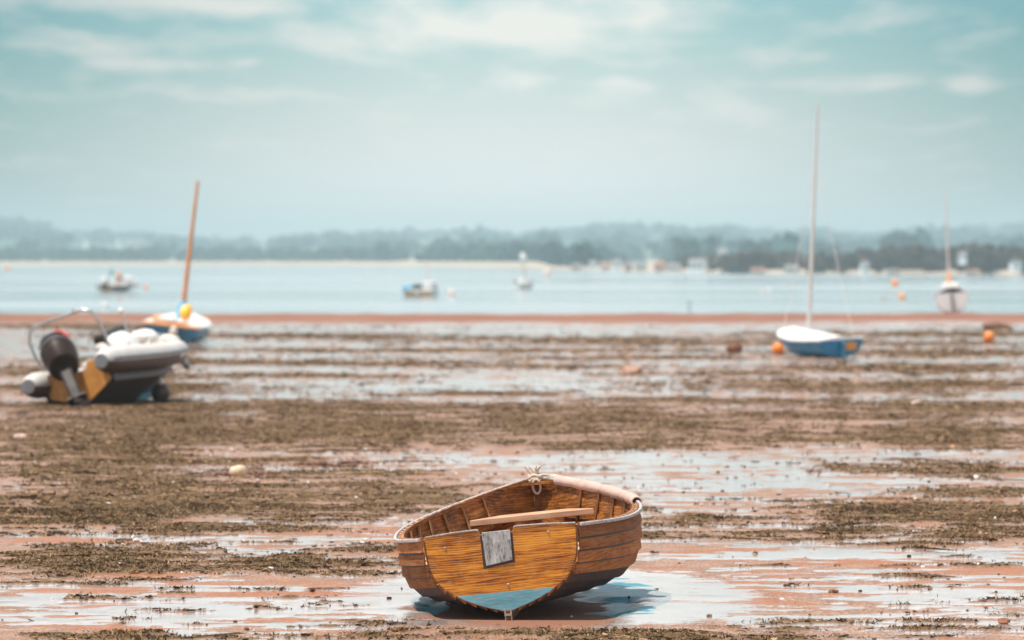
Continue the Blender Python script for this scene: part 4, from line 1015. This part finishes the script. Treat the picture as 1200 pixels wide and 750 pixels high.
# ------------------------------------------------------------------ sky and sun
SUN = Vector((-.32, -.14, 1)).normalized(); el = math.asin(SUN.z); az = math.atan2(SUN.x, SUN.y)
w = bpy.data.worlds.new('World'); sc.world = w; w.use_nodes = True; t = NT(w); bg = t.n['Background']
sky = t.new('ShaderNodeTexSky', sky_type='NISHITA'); sky.sun_disc = False; sky.sun_elevation = el; sky.sun_rotation = az
sky.air_density = 1.0; sky.dust_density = 1.2; sky.ozone_density = 2.0
tc = t.new('ShaderNodeTexCoord'); sep = t.new('ShaderNodeSeparateXYZ'); t.link(tc.outputs['Generated'], sep.inputs[0])
X, Yd, Z = sep.outputs
zz = t.math('MAXIMUM', Z, 0.)
tint = t.ramp(zz, [(0, (1.0, .98, .96)), (.018, (.93, .98, .97)), (.04, (.62, .92, .95)), (.06, (.44, .86, .93)), (.12, (.40, .80, .90)), (.4, (.36, .74, .86))])
base = t.mix(1., sky.outputs[0], tint, 'MULTIPLY')
side = t.math('MULTIPLY', t.ramp(t.math('ABSOLUTE', X), [(.02, 0.), (.12, 1.)]), t.ramp(zz, [(.10, 1.), (.3, 0.)]))
base = t.mix(side, base, (.36, .58, .63), 'MULTIPLY')
glow = t.math('MULTIPLY', t.math('POWER', 2.718, t.math('MULTIPLY', t.math('MULTIPLY', X, X), -110.)), t.math('POWER', 2.718, t.math('MULTIPLY', t.math('MULTIPLY', zz, zz), -620.)))
c = t.mix(t.math('MULTIPLY', glow, .92), base, (8.1, 7.6, 7.35))
# low cloud banks, each a soft bank broken up by noise
zp = t.math('ADD', zz, .03)
cmb = t.new('ShaderNodeCombineXYZ'); t.link(t.math('MULTIPLY', t.math('DIVIDE', X, zp), 3.2), cmb.inputs[0]); t.link(t.math('MULTIPLY', t.math('DIVIDE', Yd, zp), .75), cmb.inputs[1])
n1 = t.noise(cmb.outputs[0], 1.0, 7, .58, .2)
acc = None
for (px, py, rx, ry, a) in ((630, 28, 200, 40, 1.0), (745, 18, 60, 22, 1.1), (250, 2, 130, 15, 1.0), (120, 54, 150, 18, .75), (170, 77, 70, 10, .95), (95, 95, 26, 14, .8), (290, 74, 20, 6, .8), (215, 106, 160, 12, .6), (340, 40, 40, 22, .6),
                            (725, 98, 45, 11, .85), (850, 122, 60, 16, .6), (690, 60, 240, 14, .5), (1130, 102, 22, 9, 1.25), (1035, 16, 55, 18, .55), (1025, 102, 40, 11, .5), (610, 92, 40, 12, .6), (900, 100, 120, 9, .5)):
    ex = t.math('MULTIPLY', t.math('SUBTRACT', X, (px - 600) / F), F / rx / 1.25); ez = t.math('MULTIPLY', t.math('SUBTRACT', zz, (HY - py) / F), F / ry / 1.25)
    e = t.math('MULTIPLY', t.math('POWER', 2.718, t.math('MULTIPLY', t.math('ADD', t.math('MULTIPLY', ex, ex), t.math('MULTIPLY', ez, ez)), -1.)), a)
    acc = e if acc is None else t.math('MAXIMUM', acc, e)
n5 = t.noise(cmb.outputs[0], .42, 5, .6)
dens = t.math('ADD', t.math('MULTIPLY', acc, .60), t.math('ADD', t.math('MULTIPLY_ADD', n1, 1.5, -.75), t.math('MULTIPLY_ADD', n5, 1.2, -.42)))
cf = t.ramp(dens, [(.27, 0.), (.80, .85)])
hi = t.math('MULTIPLY', t.ramp(zz, [(.058, 0.), (.08, 1.), (.22, 1.), (.34, .25)]), t.ramp(n1, [(.30, .35), (.55, 1.)]))      # unseen bright bank added above the frame to whiten the wet mud's reflections
cc = t.mix(side, (7.2, 6.75, 6.2), (4.8, 4.65, 4.4))
c = t.mix(cf, c, cc)
c = t.mix(hi, c, (10.5, 10.2, 9.9))
t.link(c, bg.inputs['Color']); bg.inputs['Strength'].default_value = .1
sl = bpy.data.lights.new('sun', 'SUN'); sl.energy = 4.6; sl.angle = R(.53); sl.color = (1, .94, .86)
so = bpy.data.objects.new('sun', sl); COL.objects.link(so); so.rotation_euler = SUN.to_track_quat('Z', 'Y').to_euler(); so.location = (-20, -30, 70)

# ------------------------------------------------------------------ camera
cam = bpy.data.cameras.new('camera'); co = bpy.data.objects.new('camera', cam); COL.objects.link(co); sc.camera = co
cam.sensor_width = 36; cam.sensor_fit = 'HORIZONTAL'; cam.lens = 36 * F / 1200; cam.clip_start = .5; cam.clip_end = 20000
co.location = (0, 0, H); co.rotation_euler = (R(90) - math.atan((375 - HY) / F), 0, 0)
cam.dof.use_dof = True; cam.dof.focus_distance = 32.6; cam.dof.aperture_fstop = 2.9
vs = sc.view_settings; sc.display_settings.display_device = 'sRGB'; vs.view_transform = 'Standard'; vs.look = 'None'; vs.gamma = 1; vs.exposure = 0.52; vs.use_curve_mapping = False
sc.render.engine = 'CYCLES'; cy = sc.cycles; cy.use_denoising = True; cy.max_bounces = 6; cy.diffuse_bounces = 3; cy.glossy_bounces = 3; cy.volume_bounces = 0
cy.sample_clamp_indirect = 6; cy.use_adaptive_sampling = True; cy.adaptive_threshold = .01
